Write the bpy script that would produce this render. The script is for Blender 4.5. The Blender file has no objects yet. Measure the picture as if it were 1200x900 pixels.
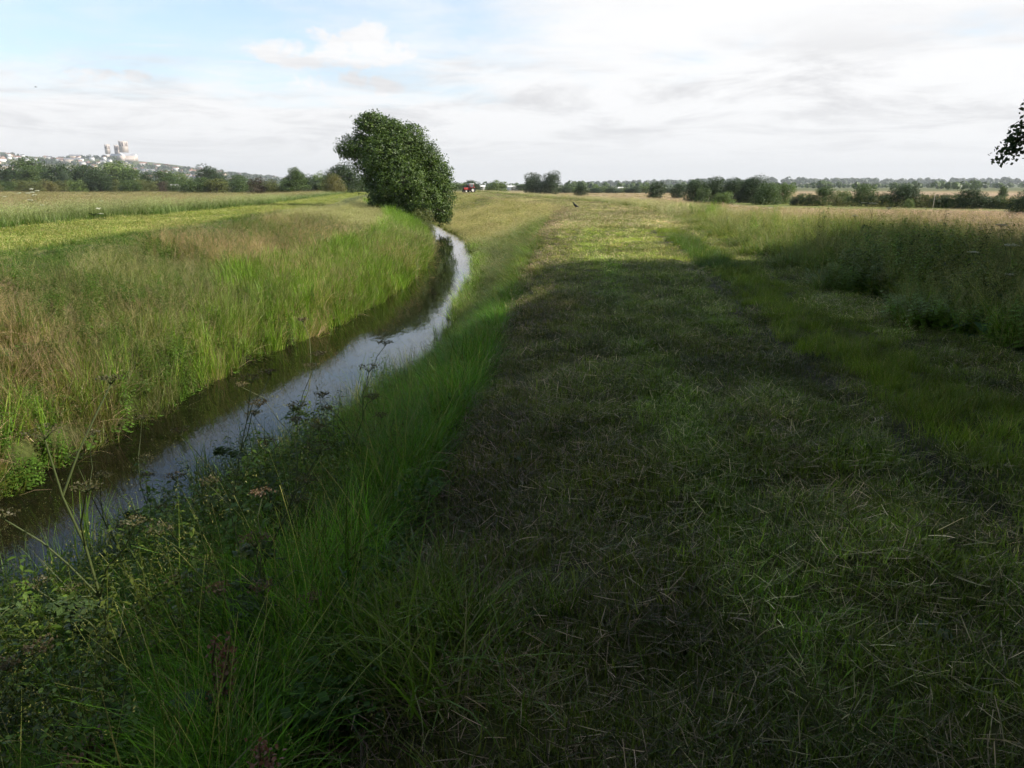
import bpy, math, random
import numpy as np
from math import radians, sin, cos, tan, pi

random.seed(7)
rng = np.random.default_rng(11)
scene = bpy.context.scene
COL = scene.collection

# ------------------------------------------------------------------ camera
FPX = 880.0                     # focal length for a 1200 px wide frame
PITCH = math.atan(232.0 / FPX)
EYE = 1.65
cam_d = bpy.data.cameras.new('camera')
cam_d.sensor_width = 36.0
cam_d.lens = 36.0 * FPX / 1200.0
cam_d.clip_start = 0.05
cam_d.clip_end = 40000
cam = bpy.data.objects.new('camera', cam_d)
COL.objects.link(cam)
cam.location = (0, 0, EYE)
cam.rotation_euler = (pi / 2 - PITCH, 0, 0)
scene.camera = cam

# ------------------------------------------------------------------ light
SUN_EL, SUN_AZ = radians(37), radians(-9)      # azimuth counted from +X towards +Y
sd = np.array([cos(SUN_EL) * cos(SUN_AZ), cos(SUN_EL) * sin(SUN_AZ), sin(SUN_EL)])
sun_d = bpy.data.lights.new('sun', 'SUN')
sun_d.energy = 5.0
sun_d.angle = radians(0.6)
sun_d.color = (1.0, 0.94, 0.84)
sun = bpy.data.objects.new('sun', sun_d)
COL.objects.link(sun)
sun.rotation_euler = (pi / 2 - SUN_EL, 0, SUN_AZ + pi / 2)
scene.view_settings.view_transform = 'Standard'
scene.view_settings.look = 'None'
scene.view_settings.gamma = 1.0
scene.view_settings.exposure = 0.45
scene.view_settings.use_curve_mapping = False
cy = scene.cycles
cy.max_bounces = 6; cy.diffuse_bounces = 2; cy.glossy_bounces = 2; cy.transmission_bounces = 3; cy.volume_bounces = 0
cy.adaptive_threshold = 0.03

world = bpy.data.worlds.new('World')
scene.world = world
world.use_nodes = True
wt = world.node_tree
for n in list(wt.nodes):
    wt.nodes.remove(n)


class NB:
    """tiny node builder"""
    def __init__(s, t): s.t = t
    def n(s, typ, **kw):
        x = s.t.nodes.new(typ)
        for k, v in kw.items():
            setattr(x, k, v)
        return x
    def link(s, a, b): s.t.links.new(a, b)
    def put(s, sock, v):
        if isinstance(v, bpy.types.NodeSocket): s.t.links.new(v, sock)
        else: sock.default_value = v
    def math(s, op, a, b=0.0, c=0.0, clamp=False):
        x = s.n('ShaderNodeMath', operation=op, use_clamp=clamp)
        s.put(x.inputs[0], a); s.put(x.inputs[1], b); s.put(x.inputs[2], c)
        return x.outputs[0]
    def mix(s, f, a, b, mode='MIX'):
        x = s.n('ShaderNodeMix', data_type='RGBA', blend_type=mode)
        s.put(x.inputs[0], f); s.put(x.inputs[6], a); s.put(x.inputs[7], b)
        return x.outputs[2]
    def noise(s, vec, scale, detail=4.0, rough=0.55, dist=0.0):
        x = s.n('ShaderNodeTexNoise')
        if vec is not None: s.link(vec, x.inputs['Vector'])
        x.inputs['Scale'].default_value = scale
        x.inputs['Detail'].default_value = detail
        x.inputs['Roughness'].default_value = rough
        x.inputs['Distortion'].default_value = dist
        return x.outputs['Fac']
    def ramp(s, f, a, b, lo=0.0, hi=1.0, smooth=True):
        x = s.n('ShaderNodeMapRange', interpolation_type='SMOOTHSTEP' if smooth else 'LINEAR')
        s.put(x.inputs[0], f); s.put(x.inputs[1], a); s.put(x.inputs[2], b)
        s.put(x.inputs[3], lo); s.put(x.inputs[4], hi)
        return x.outputs[0]


W = NB(wt)
w_out = W.n('ShaderNodeOutputWorld')
bg = W.n('ShaderNodeBackground')
SKY_STRENGTH = 0.11
bg.inputs[1].default_value = SKY_STRENGTH
sky = W.n('ShaderNodeTexSky', sky_type='NISHITA')
sky.sun_disc = False
sky.sun_elevation = SUN_EL
sky.sun_rotation = pi / 2 - SUN_AZ
sky.air_density = 1.0
sky.dust_density = 0.6
sky.ozone_density = 1.5
tc = W.n('ShaderNodeTexCoord')
sep = W.n('ShaderNodeSeparateXYZ')
W.link(tc.outputs['Generated'], sep.inputs[0])
dx, dy, dz = sep.outputs
zz = W.math('MAXIMUM', dz, 0.0)
den = W.math('ADD', zz, 0.09)
px = W.math('DIVIDE', dx, den)
py = W.math('DIVIDE', dy, den)
cmb = W.n('ShaderNodeCombineXYZ')
W.link(px, cmb.inputs[0]); W.link(py, cmb.inputs[1])
pl = cmb.outputs[0]
az = W.math('ARCTAN2', dx, dy)                 # 0 = straight down the river, + right
el = W.math('ARCSINE', dz)
# stretched layer (cirrus veils)
mp = W.n('ShaderNodeMapping'); mp.inputs['Scale'].default_value = (0.5, 1.5, 1); mp.inputs['Rotation'].default_value = (0, 0, 0.5)
W.link(pl, mp.inputs[0])
veil = W.noise(mp.outputs[0], 0.9, 6, 0.62, 0.6)
big = W.noise(pl, 0.45, 3, 0.5, 0.2)
fine = W.noise(pl, 1.6, 8, 0.6, 0.3)
# cloud cover: thick to the right and along the skyline, thin high on the left
side = W.ramp(az, -0.22, 0.30)
low = W.ramp(el, 0.155, 0.045)
high = W.ramp(el, 0.25, 0.6)
cover = W.math('ADD', W.math('MULTIPLY', side, 0.42), W.math('MULTIPLY', low, 0.5))
cover = W.math('SUBTRACT', cover, W.math('MULTIPLY', high, 0.62))
dens = W.math('ADD', W.math('MULTIPLY', W.math('ADD', W.math('MULTIPLY', big, 0.5), W.math('MULTIPLY', fine, 0.5)), 1.6), W.math('ADD', cover, -0.62))
dens = W.ramp(dens, 0.0, 0.55)
veil_f = W.math('MULTIPLY', W.ramp(veil, 0.45, 0.72), W.ramp(el, 0.8, 0.25, 0.35, 0.9))
dens = W.math('MAXIMUM', dens, W.math('MULTIPLY', veil_f, 0.85))
# one fair weather cumulus left of centre
def blob(a0, e0, ra, re, amp):
    u_ = W.math('DIVIDE', W.math('SUBTRACT', az, a0), ra)
    v_ = W.math('DIVIDE', W.math('SUBTRACT', el, e0), re)
    r2 = W.math('ADD', W.math('MULTIPLY', u_, u_), W.math('MULTIPLY', v_, v_))
    return W.math('MULTIPLY', W.math('SUBTRACT', 1.0, r2), amp)
mp2 = W.n('ShaderNodeMapping'); mp2.inputs['Scale'].default_value = (1, 1, 1.7)
W.link(tc.outputs['Generated'], mp2.inputs[0])
puff = W.noise(mp2.outputs[0], 22.0, 7, 0.6, 0.3)
b1 = blob(-0.177, 0.163, 0.085, 0.028, 1.0)
b2 = blob(-0.265, 0.150, 0.075, 0.020, 0.8)
b3 = blob(-0.455, 0.118, 0.07, 0.012, 0.6)
b4 = blob(-0.19, 0.118, 0.10, 0.018, 0.6)
bb = W.math('MAXIMUM', W.math('MAXIMUM', b1, b2), W.math('MAXIMUM', b3, b4))
cum = W.ramp(W.math('ADD', bb, W.math('MULTIPLY', W.math('SUBTRACT', puff, 0.5), 3.6)), -0.1, 0.9)
dens = W.math('MAXIMUM', dens, cum)
# grey undersides in the thick sheet
shade_n = W.noise(pl, 0.9, 7, 0.65, 0.5)
shade_w = W.math('MULTIPLY', W.ramp(shade_n, 0.42, 0.68), W.ramp(el, 0.20, 0.09, 0.2, 1.0))
shade_w = W.math('MULTIPLY', shade_w, W.ramp(el, 0.015, 0.05))
bands = W.math('ADD', shade_w, W.math('MULTIPLY', W.ramp(dy, 0.1, -0.3), 0.8), clamp=True)
K = 1.0 / SKY_STRENGTH
cloud_c = W.mix(bands, (0.76 * K, 0.76 * K, 0.765 * K, 1), (0.52 * K, 0.52 * K, 0.535 * K, 1))
cloud_c = W.mix(W.ramp(el, 0.22, 0.6), cloud_c, (0.20 * K, 0.225 * K, 0.26 * K, 1))
blue = W.mix(1.0, sky.outputs[0], (1.55, 1.5, 1.42, 1), 'MULTIPLY')
blue = W.mix(W.ramp(el, 0.32, 0.12, 0.0, 0.5), blue, (0.50 * K, 0.64 * K, 0.78 * K, 1))
blue = W.mix(W.ramp(el, 0.6, 1.1, 0.0, 0.75), blue, (0.12 * K, 0.13 * K, 0.13 * K, 1))
skycol = W.mix(dens, blue, cloud_c)
# whitening towards the skyline
skycol = W.mix(W.ramp(el, 0.12, -0.01, 0.0, 0.9), skycol, (0.72 * K, 0.725 * K, 0.73 * K, 1))
W.link(skycol, bg.inputs[0])
W.link(bg.outputs[0], w_out.inputs[0])


# ------------------------------------------------------------------ helpers
def ray(u, v):
    """viewing direction per metre of forward distance, used while measuring the site"""
    a = (u - 600.0) / FPX; b = (450.0 - v) / FPX
    yy = cos(PITCH) + b * sin(PITCH)
    return a / yy, (-sin(PITCH) + b * cos(PITCH)) / yy

def ss(a, b, x):
    t = np.clip((x - a) / (b - a), 0, 1)
    return t * t * (3 - 2 * t)

def tab(y, pts):
    ys, xs = zip(*pts)
    return np.interp(y, ys, xs)

_perm = rng.random((256, 256)).astype(np.float64)
def vnoise(x, y):
    xi = np.floor(x).astype(int); yi = np.floor(y).astype(int)
    fx = x - xi; fy = y - yi
    fx = fx * fx * (3 - 2 * fx); fy = fy * fy * (3 - 2 * fy)
    a = _perm[xi & 255, yi & 255]; b = _perm[(xi + 1) & 255, yi & 255]
    c = _perm[xi & 255, (yi + 1) & 255]; d = _perm[(xi + 1) & 255, (yi + 1) & 255]
    return (a * (1 - fx) + b * fx) * (1 - fy) + (c * (1 - fx) + d * fx) * fy
def fbm(x, y, s=1.0, o=4):
    r = 0; a = 0.5; f = s
    for k in range(o):
        r = r + a * vnoise(x * f + 17.3 * k, y * f + 5.1 * k); a *= 0.5; f *= 2.03
    return r / (1 - 0.5 ** o)

# ---- plan of the site: x of each line as a function of the distance y
def sm(f):
    def g(y):
        y = np.asarray(y, float)
        w = 1.0 + np.abs(y) * 0.03
        return (f(y - w) + f(y) * 2 + f(y + w)) / 4
    return g
R_edge = sm(lambda y: tab(y, [(-60,-4.6),(0,-4.1),(4,-3.9),(6,-3.6),(8,-3.0),(11,-2.1),(15,-1.6),(20,-1.45),(34,-1.4),(44,-2.1),(55,-3.4),(68,-5.8),(80,-8.2),(100,-12),(200,-24),(500,-60)]))
L_edge = sm(lambda y: tab(y, [(-60,-8),(0,-7),(8,-6.4),(10,-6.1),(14,-5.9),(17,-5.7),(18.6,-5.0),(23,-4.6),(28,-4.2),(39,-4.4),(50,-5.6),(60,-7.3),(68,-9.2),(80,-12.5),(100,-17),(200,-29),(500,-66)]))
C_edge = sm(lambda y: tab(y, [(-60,-1.4),(0,-0.55),(6,0.0),(10,0.3),(15,0.6),(23,1.2),(40,2.6),(58,4.0),(75,3.2),(104,-2.0),(207,-14),(500,-50)]))
T_edge = sm(lambda y: tab(y, [(-60,4.5),(0,4.7),(7,4.9),(11,5.2),(17,5.9),(33,7.6),(54,9.9),(75,9.2),(104,4.5),(207,-7.5),(500,-44)]))
E_edge = sm(lambda y: tab(y, [(-60,9),(0,9),(17,9.4),(33,10.2),(54,12),(75,11.5),(104,7),(207,-5.5),(500,-41)]))
RUT = sm(lambda y: tab(y, [(-60,2.0),(0,2.35),(3.7,2.5),(5,2.7),(9.2,2.95),(13,3.5),(19,4.3),(30,5.2),(50,7.4),(104,1.8),(500,-46)]))
LC_edge = sm(lambda y: tab(y, [(-60,-11),(0,-11.4),(10,-11.7),(17,-12),(29,-12.8),(45,-14.8),(66,-15.6),(104,-22),(207,-36),(500,-74)]))
LM_edge = sm(lambda y: tab(y, [(-60,-17),(0,-17.5),(17,-18.6),(29,-19.8),(45,-20.6),(66,-21.5),(104,-28),(207,-43),(500,-82)]))
WATER_Z = -2.0
FIELD_Z = -1.7

HILL = [(-6000,150),(-3500,150),(-2600,148),(-2318,143),(-1893,111),(-1777,113),(-1681,112),(-1592,90),(-1468,79),(-1290,62),(-1159,44),(-1005,32),(-773,14),(-500,3),(-300,0)]
def height(x, y, fine_=True):
    x = np.asarray(x, float); y = np.asarray(y, float)
    R, L, C, E, LC, LM = R_edge(y), L_edge(y), C_edge(y), E_edge(y), LC_edge(y), LM_edge(y)
    z = np.zeros(np.broadcast(x, y).shape)
    # right bank
    t = np.clip((x - R) / np.maximum(C - R, 0.1), -2, 1)
    zr = WATER_Z + 2.0 * np.where(t < 0, 0, np.abs(t) ** (0.9 + 0.5 * ss(8, 25, y)))
    zr = np.where(t > 0.86, np.minimum(zr, 0.0) * 1.0, zr)
    # soften the shoulder
    zr = zr - 0.10 * np.exp(-((x - C) / 0.5) ** 2) * (t > 0.2)
    # left bank
    s = np.clip((L - x) / np.maximum(L - LC, 0.1), -2, 1)
    zl = WATER_Z + 2.0 * np.where(s < 0, 0, np.minimum(1.0, 0.20 * ss(0, 0.04, s) + 0.28 * ss(0.0, 0.3, s) + 0.52 * ss(-0.1, 1.05, s)))
    z = np.where(x > (R + L) / 2, zr, zl)
    bed = (x < R) & (x > L)
    depth = np.minimum(R - x, x - L)
    z = np.where(bed, WATER_Z - 0.7 * ss(-0.1, 0.8, depth) - 0.02, z)
    # drop to the fields on either side
    z = z + (FIELD_Z) * ss(E, E + 7, x) * (x > E)
    z = z + (-1.0) * ss(0, 30, LM - x) * (x < LM)
    # worn rut
    z = z - 0.06 * np.exp(-((x - RUT(y)) / 0.16) ** 2) * (y < 40)
    z = z - 0.03 * np.exp(-((x - RUT(y) - 1.55) / 0.25) ** 2) * (y < 30)
    # bare scrape on the bank
    z = z - 0.05 * np.exp(-(((x - 0.28) / 0.16) ** 2 + ((y - 3.1) / 0.16) ** 2))
    if fine_:
        n = (fbm(x + 40, y + 90, 0.45, 4) - 0.5)
        z = z + n * np.where(bed, 0, 0.16)
        near = np.exp(-np.hypot(x, y) / 40)
        z = z + (fbm(x + 7, y + 3, 2.3, 3) - 0.5) * 0.17 * near * (~bed)
    # the city hill and the low ridges
    h = tab(x, HILL) * ss(2000, 3350, y) * (1 - 0.5 * ss(3500, 5500, y))
    ridge = (14 + 10 * fbm(x + 9000, y * 0 + 3.3, 0.0012, 3)) * ss(2300, 3300, y) * ss(150, 900, x)
    return z + h + ridge * 0.8

# ------------------------------------------------------------------ materials
MATS = {}
def new_mat(name):
    m = bpy.data.materials.new(name); m.use_nodes = True
    for n in list(m.node_tree.nodes): m.node_tree.nodes.remove(n)
    MATS[name] = m
    return m, NB(m.node_tree)

def leaf_mat(name, trans=0.3, instanced=True, gloss=0.25, rough=0.45):
    m, B = new_mat(name)
    out = B.n('ShaderNodeOutputMaterial')
    a = B.n('ShaderNodeAttribute', attribute_name='col')
    c = a.outputs['Color']
    if instanced:
        t = B.n('ShaderNodeAttribute', attribute_name='tint', attribute_type='INSTANCER')
        c = B.mix(1.0, c, t.outputs['Color'], 'MULTIPLY')
    p = B.n('ShaderNodeBsdfPrincipled')
    B.link(c, p.inputs['Base Color'])
    p.inputs['Roughness'].default_value = rough
    p.inputs['Specular IOR Level'].default_value = gloss
    tr = B.n('ShaderNodeBsdfTranslucent')
    B.link(B.mix(1.0, c, (1.15, 1.25, 0.6, 1), 'MULTIPLY'), tr.inputs[0])
    mx = B.n('ShaderNodeMixShader'); mx.inputs[0].default_value = trans
    B.link(p.outputs[0], mx.inputs[1]); B.link(tr.outputs[0], mx.inputs[2])
    B.link(mx.outputs[0], out.inputs[0])
    return m

M_GRASS = leaf_mat('grass_blades', 0.32, True)
M_LEAF = leaf_mat('tree_leaves', 0.22, False, 0.35, 0.5)
M_PLANT = leaf_mat('plant_leaves', 0.28, False, 0.3, 0.5)

def flat_mat(name, col, rough=0.8, var=0.15, scale=8.0, spec=0.3, metal=0.0, bump=0.0):
    m, B = new_mat(name)
    out = B.n('ShaderNodeOutputMaterial')
    p = B.n('ShaderNodeBsdfPrincipled')
    tcn = B.n('ShaderNodeTexCoord')
    nz = B.noise(tcn.outputs['Object'], scale, 5, 0.6)
    lo = tuple(x * (1 - var) for x in col) + (1,)
    hi = tuple(min(1, x * (1 + var)) for x in col) + (1,)
    B.link(B.mix(B.ramp(nz, 0.3, 0.7), lo, hi), p.inputs['Base Color'])
    p.inputs['Roughness'].default_value = rough
    p.inputs['Specular IOR Level'].default_value = spec
    p.inputs['Metallic'].default_value = metal
    if bump:
        b = B.n('ShaderNodeBump'); b.inputs['Strength'].default_value = bump
        B.link(nz, b.inputs['Height']); B.link(b.outputs[0], p.inputs['Normal'])
    B.link(p.outputs[0], out.inputs[0])
    return m

M_BARK = flat_mat('bark', (0.09, 0.07, 0.05), 0.9, 0.4, 6.0, 0.2, bump=0.5)
M_STONE = flat_mat('pale_limestone', (0.62, 0.53, 0.47), 0.85, 0.12, 0.05)
M_LEAD = flat_mat('lead_roof', (0.60, 0.60, 0.62), 0.6, 0.1, 0.05)
M_OPEN = flat_mat('dark_opening', (0.16, 0.13, 0.12), 0.9, 0.1, 0.1)
M_BRICK = flat_mat('red_brick', (0.36, 0.20, 0.15), 0.9, 0.15, 0.2)
M_BUFF = flat_mat('buff_render', (0.55, 0.47, 0.38), 0.9, 0.1, 0.2)
M_WHITE = flat_mat('white_render', (0.78, 0.77, 0.74), 0.8, 0.05, 0.2)
M_TILE = flat_mat('roof_tile', (0.30, 0.17, 0.13), 0.85, 0.2, 0.3)
M_SLATE = flat_mat('slate_roof', (0.20, 0.20, 0.22), 0.7, 0.2, 0.3)

def link_mesh(name, V, F, mat, cols=None, parent=None, smooth=False):
    me = bpy.data.meshes.new(name)
    V = np.asarray(V, float)
    me.from_pydata(V.tolist() if len(V) < 3 else V, [], F.tolist() if isinstance(F, np.ndarray) else F)
    if cols is not None:
        a = me.color_attributes.new('col', 'FLOAT_COLOR', 'POINT')
        c = np.ones((len(V), 4)); c[:, :3] = cols
        a.data.foreach_set('color', c.astype(np.float32).ravel())
    me.materials.append(mat)
    if smooth: me.polygons.foreach_set('use_smooth', [True] * len(me.polygons))
    me.update()
    o = bpy.data.objects.new(name, me)
    if parent != 'LIB': COL.objects.link(o)
    if parent is not None and parent != 'LIB': o.parent = parent
    return o

def quad_mesh(name, V, Q, mat, cols=None, parent=None, smooth=False):
    """fast path: all quads"""
    me = bpy.data.meshes.new(name)
    V = np.asarray(V, np.float32); Q = np.asarray(Q, np.int32)
    me.vertices.add(len(V)); me.vertices.foreach_set('co', V.ravel())
    me.loops.add(Q.size); me.loops.foreach_set('vertex_index', Q.ravel())
    me.polygons.add(len(Q)); me.polygons.foreach_set('loop_start', np.arange(0, Q.size, 4, dtype=np.int32))
    me.polygons.foreach_set('loop_total', np.full(len(Q), 4, np.int32))
    if cols is not None:
        a = me.color_attributes.new('col', 'FLOAT_COLOR', 'POINT')
        c = np.ones((len(V), 4), np.float32); c[:, :3] = cols
        a.data.foreach_set('color', c.ravel())
    me.materials.append(mat)
    if smooth: me.polygons.foreach_set('use_smooth', np.ones(len(Q), bool))
    me.update(calc_edges=True); me.validate()
    o = bpy.data.objects.new(name, me)
    if parent != 'LIB':
        COL.objects.link(o)
        if parent is not None: o.parent = parent
    return o

def tag(o, label=None, cat=None, group=None, kind=None):
    if label: o['label'] = label
    if cat: o['category'] = cat
    if group: o['group'] = group
    if kind: o['kind'] = kind
    return o

def empty(name, loc=(0, 0, 0), rz=0.0, sc=1.0):
    o = bpy.data.objects.new(name, None)
    o.location = loc; o.rotation_euler = (0, 0, rz)
    o.scale = (sc, sc, sc) if not hasattr(sc, '__len__') else sc
    o.empty_display_size = 0.2
    COL.objects.link(o)
    return o

def copy_tree(o, parent=None):
    c = o.copy(); COL.objects.link(c)
    if parent is not None: c.parent = parent
    for ch in list(o.children): copy_tree(ch, c)
    return c

# ------------------------------------------------------------------ geometry builders (numpy)
class Bag:
    def __init__(s): s.V = []; s.Q = []; s.C = []; s.n = 0
    def add(s, V, Q, C):
        s.V.append(V); s.Q.append(Q + s.n); s.C.append(np.broadcast_to(C, (len(V), 3))); s.n += len(V)
    def done(s):
        if not s.V: s.add(np.zeros((4, 3)) - [0, 0, .05], np.array([[0, 1, 2, 3]]), np.zeros(3))
        return np.concatenate(s.V), np.concatenate(s.Q), np.concatenate(s.C)
    def obj(s, name, mat, parent=None, smooth=False):
        V, Q, C = s.done(); return quad_mesh(name, V, Q, mat, C, parent, smooth)

def blades(bag, N, R, L, w, lean, curve, c0, c1, seg=3, wind=(0, 0), rz=(0, 0), flat=0.0, rs=None, tipw=0.1):
    """N curved blades; L, lean, curve ranges; c0/c1 colours mixed at random per blade"""
    r = rs or rng
    a = r.random(N) * 2 * pi; rad = R * np.sqrt(r.random(N))
    base = np.stack([rad * np.cos(a), rad * np.sin(a), r.uniform(rz[0], rz[1], N) if rz[1] > rz[0] else np.zeros(N)], 1)
    ln = r.uniform(L[0], L[1], N)
    th = r.uniform(lean[0], lean[1], N); cv = r.uniform(curve[0], curve[1], N)
    ad = r.random(N) * 2 * pi
    d = np.stack([np.cos(ad), np.sin(ad)], 1) * 0.8 + np.stack([np.cos(a), np.sin(a)], 1) * 0.5 + np.array(wind)
    d /= np.linalg.norm(d, axis=1)[:, None] + 1e-6
    ww = w * r.uniform(0.7, 1.3, N)
    side = np.stack([-d[:, 1], d[:, 0], r.normal(0, 0.4, N)], 1)
    side /= np.linalg.norm(side, axis=1)[:, None]
    V = np.zeros((N, seg + 1, 2, 3)); p = base.copy(); ang = th.copy()
    for k in range(seg + 1):
        f = k / seg
        wk = ww * (1 - (1 - tipw) * f ** 1.6) * (0.75 + 0.25 * min(1, f * 4))
        V[:, k, 0] = p - side * wk[:, None] / 2
        V[:, k, 1] = p + side * wk[:, None] / 2
        st = ln / seg
        p = p + np.stack([d[:, 0] * np.sin(ang) * st, d[:, 1] * np.sin(ang) * st, np.cos(ang) * st], 1)
        ang = ang + cv / seg
    if flat: V[..., 2] = V[..., 2] * (1 - flat) + 0.01
    idx = np.arange(N * (seg + 1) * 2).reshape(N, seg + 1, 2)
    Q = np.stack([idx[:, :-1, 0], idx[:, :-1, 1], idx[:, 1:, 1], idx[:, 1:, 0]], -1).reshape(-1, 4)
    m = r.random(N)[:, None]
    C = np.array(c0) * (1 - m) + np.array(c1) * m
    C = C * r.uniform(0.8, 1.2, N)[:, None]
    C = np.repeat(C, (seg + 1) * 2, axis=0)
    bag.add(V.reshape(-1, 3), Q, C)
    return p, d

def diamonds(bag, P, size, asp, col, nrm=None, rs=None, jit=0.25):
    """flat leaf-like quads at points P"""
    r = rs or rng
    N = len(P)
    if nrm is None: nrm = r.normal(0, 1, (N, 3))
    nrm = nrm / (np.linalg.norm(nrm, axis=1)[:, None] + 1e-9)
    t = r.normal(0, 1, (N, 3)); t -= (t * nrm).sum(1)[:, None] * nrm; t /= np.linalg.norm(t, axis=1)[:, None] + 1e-9
    b = np.cross(nrm, t)
    s = (size * r.uniform(0.6, 1.3, N))[:, None] if np.ndim(size) == 0 else size[:, None] * r.uniform(0.6, 1.3, N)[:, None]
    V = np.stack([P - t * s * 0.5, P + b * s * asp * 0.5 + t * s * 0.05, P + t * s * 0.5, P - b * s * asp * 0.5 + t * s * 0.05], 1)
    Q = np.arange(N * 4).reshape(N, 4)
    C = np.asarray(col) * np.ones((N, 1)) if np.ndim(col) == 1 else col
    C = C * r.uniform(1 - jit, 1 + jit, N)[:, None]
    bag.add(V.reshape(-1, 3), Q, np.repeat(C, 4, axis=0))

def tube(bag, pts, rad, col, n=6):
    pts = np.asarray(pts, float); rad = np.asarray(rad, float)
    t = np.gradient(pts, axis=0); t /= np.linalg.norm(t, axis=1)[:, None] + 1e-9
    up = np.array([0.13, 0.31, 0.94]) if abs(t[0][2]) < 0.9 else np.array([1.0, 0.1, 0])
    a = np.cross(t, up); a /= np.linalg.norm(a, axis=1)[:, None] + 1e-9
    b = np.cross(t, a)
    th = np.arange(n) * 2 * pi / n
    V = pts[:, None] + rad[:, None, None] * (a[:, None] * np.cos(th)[None, :, None] + b[:, None] * np.sin(th)[None, :, None])
    k = len(pts); idx = np.arange(k * n).reshape(k, n)
    nx = np.roll(idx, -1, axis=1)
    Q = np.stack([idx[:-1], nx[:-1], nx[1:], idx[1:]], -1).reshape(-1, 4)
    bag.add(V.reshape(-1, 3), Q, np.array(col))

def heads(bag, tips, d, ln, n, size, col, spread=0.03, rs=None):
    """seed panicles: small flakes along the last stretch of each culm"""
    r = rs or rng
    N = len(tips)
    f = r.random((N, n))
    P = tips[:, None] + np.stack([d[:, 0][:, None] * f * ln * 0.5, d[:, 1][:, None] * f * ln * 0.5, -(f - 0.5) * ln * 0.9], -1)
    P = P + r.normal(0, spread, P.shape)
    diamonds(bag, P.reshape(-1, 3), size, 0.35, col, rs=r)

# ------------------------------------------------------------------ ground
def axis(lo, hi, fine, far, growth):
    a = list(np.arange(lo, hi, fine)); s = fine
    while a[-1] < far[1]: s *= growth; a.append(a[-1] + s)
    s = fine; b = [lo]
    while b[-1] > far[0]: s *= growth; b.append(b[-1] - s)
    return np.array(b[::-1][:-1] + a)
gx = axis(-14, 11, 0.16, (-9000, 9000), 1.045)
gy = axis(-4, 32, 0.18, (-3000, 9000), 1.03)
GX, GY = np.meshgrid(gx, gy)
GZ = height(GX, GY)
def ground_colour(x, y):
    shp = np.broadcast(x, y).shape
    n1 = fbm(x + 3, y + 8, 0.8, 4)[..., None]; n2 = fbm(x + 33, y + 81, 0.02, 4)[..., None]
    soil = np.array([0.055, 0.045, 0.028])
    thatch = np.array([0.13, 0.12, 0.055]); green = np.array([0.07, 0.10, 0.025])
    C, T, E, R, L, LC, LM = (f(y) for f in (C_edge, T_edge, E_edge, R_edge, L_edge, LC_edge, LM_edge))
    c = np.zeros(shp + (3,)) + green * 0.7 + soil * 0.3
    crest = ((x > C - 0.7) & (x < T))[..., None]
    c = np.where(crest, thatch * n1 * 1.3 + green * (1 - n1) * 0.7, c)
    rut = np.exp(-((x - RUT(y)) / 0.14) ** 2)[..., None] * (y < 30)[..., None]
    c = c * (1 - rut) + np.array([0.075, 0.066, 0.056]) * rut
    sc = np.exp(-(((x - 0.28) / 0.2) ** 2 + ((y - 3.1) / 0.2) ** 2))[..., None]
    c = c * (1 - sc) + np.array([0.05, 0.042, 0.038]) * sc
    lm = ((x < LC) & (x > LM))[..., None]
    c = np.where(lm, np.array([0.17, 0.19, 0.06]) * (0.8 + 0.4 * n1), c)
    fieldr = ss(E + 1, E + 5, x)[..., None]
    pink = np.array([0.40, 0.30, 0.22]); tan = np.array([0.30, 0.26, 0.11])
    f1 = np.clip((n2 - 0.35) * 3, 0, 1)
    c = c * (1 - fieldr) + (pink * (1 - f1 * 0.55) + tan * f1 * 0.55) * fieldr
    # green strip before the far hedge on the right
    gs = (ss(0, 6, y - (150 - 0.72 * x)) * (x > 40) * (y < 170) * (y > 60))[..., None]
    c = c * (1 - gs) + np.array([0.16, 0.20, 0.06]) * gs
    fl = ss(0, 10, LM - x)[..., None]
    c = c * (1 - fl) + (np.array([0.20, 0.19, 0.08]) * (0.8 + 0.4 * n2)) * fl
    far = ss(350, 700, y)[..., None]
    n3 = fbm(x + 900, y + 700, 0.004, 3)[..., None]
    c = c * (1 - far) + (np.array([0.07, 0.11, 0.04]) * (1 - n3) + np.array([0.17, 0.17, 0.08]) * n3) * far
    bed = ((x < R + 0.1) & (x > L - 0.1))[..., None]
    c = np.where(bed, np.array([0.035, 0.03, 0.018]), c)
    return c
GC = ground_colour(GX, GY)
ny_, nx_ = GX.shape
idx = np.arange(nx_ * ny_).reshape(ny_, nx_)
GQ = np.stack([idx[:-1, :-1], idx[:-1, 1:], idx[1:, 1:], idx[1:, :-1]], -1).reshape(-1, 4)
m, B = new_mat('ground_soil_and_thatch')
out = B.n('ShaderNodeOutputMaterial'); p = B.n('ShaderNodeBsdfPrincipled')
a = B.n('ShaderNodeAttribute', attribute_name='col'); g = B.n('ShaderNodeNewGeometry')
n1 = B.noise(g.outputs['Position'], 14.0, 6, 0.7); n2 = B.noise(g.outputs['Position'], 0.35, 5, 0.6)
c = B.mix(1.0, a.outputs['Color'], B.mix(B.ramp(n1, 0.25, 0.75), (0.55, 0.55, 0.5, 1), (1.35, 1.3, 1.2, 1)), 'MULTIPLY')
c = B.mix(1.0, c, B.mix(B.ramp(n2, 0.3, 0.7), (0.8, 0.85, 0.8, 1), (1.2, 1.12, 1.05, 1)), 'MULTIPLY')
B.link(c, p.inputs['Base Color']); p.inputs['Roughness'].default_value = 0.95; p.inputs['Specular IOR Level'].default_value = 0.15
bp = B.n('ShaderNodeBump'); bp.inputs['Strength'].default_value = 0.6; bp.inputs['Distance'].default_value = 0.03
B.link(n1, bp.inputs['Height']); B.link(bp.outputs[0], p.inputs['Normal']); B.link(p.outputs[0], out.inputs[0])
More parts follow.
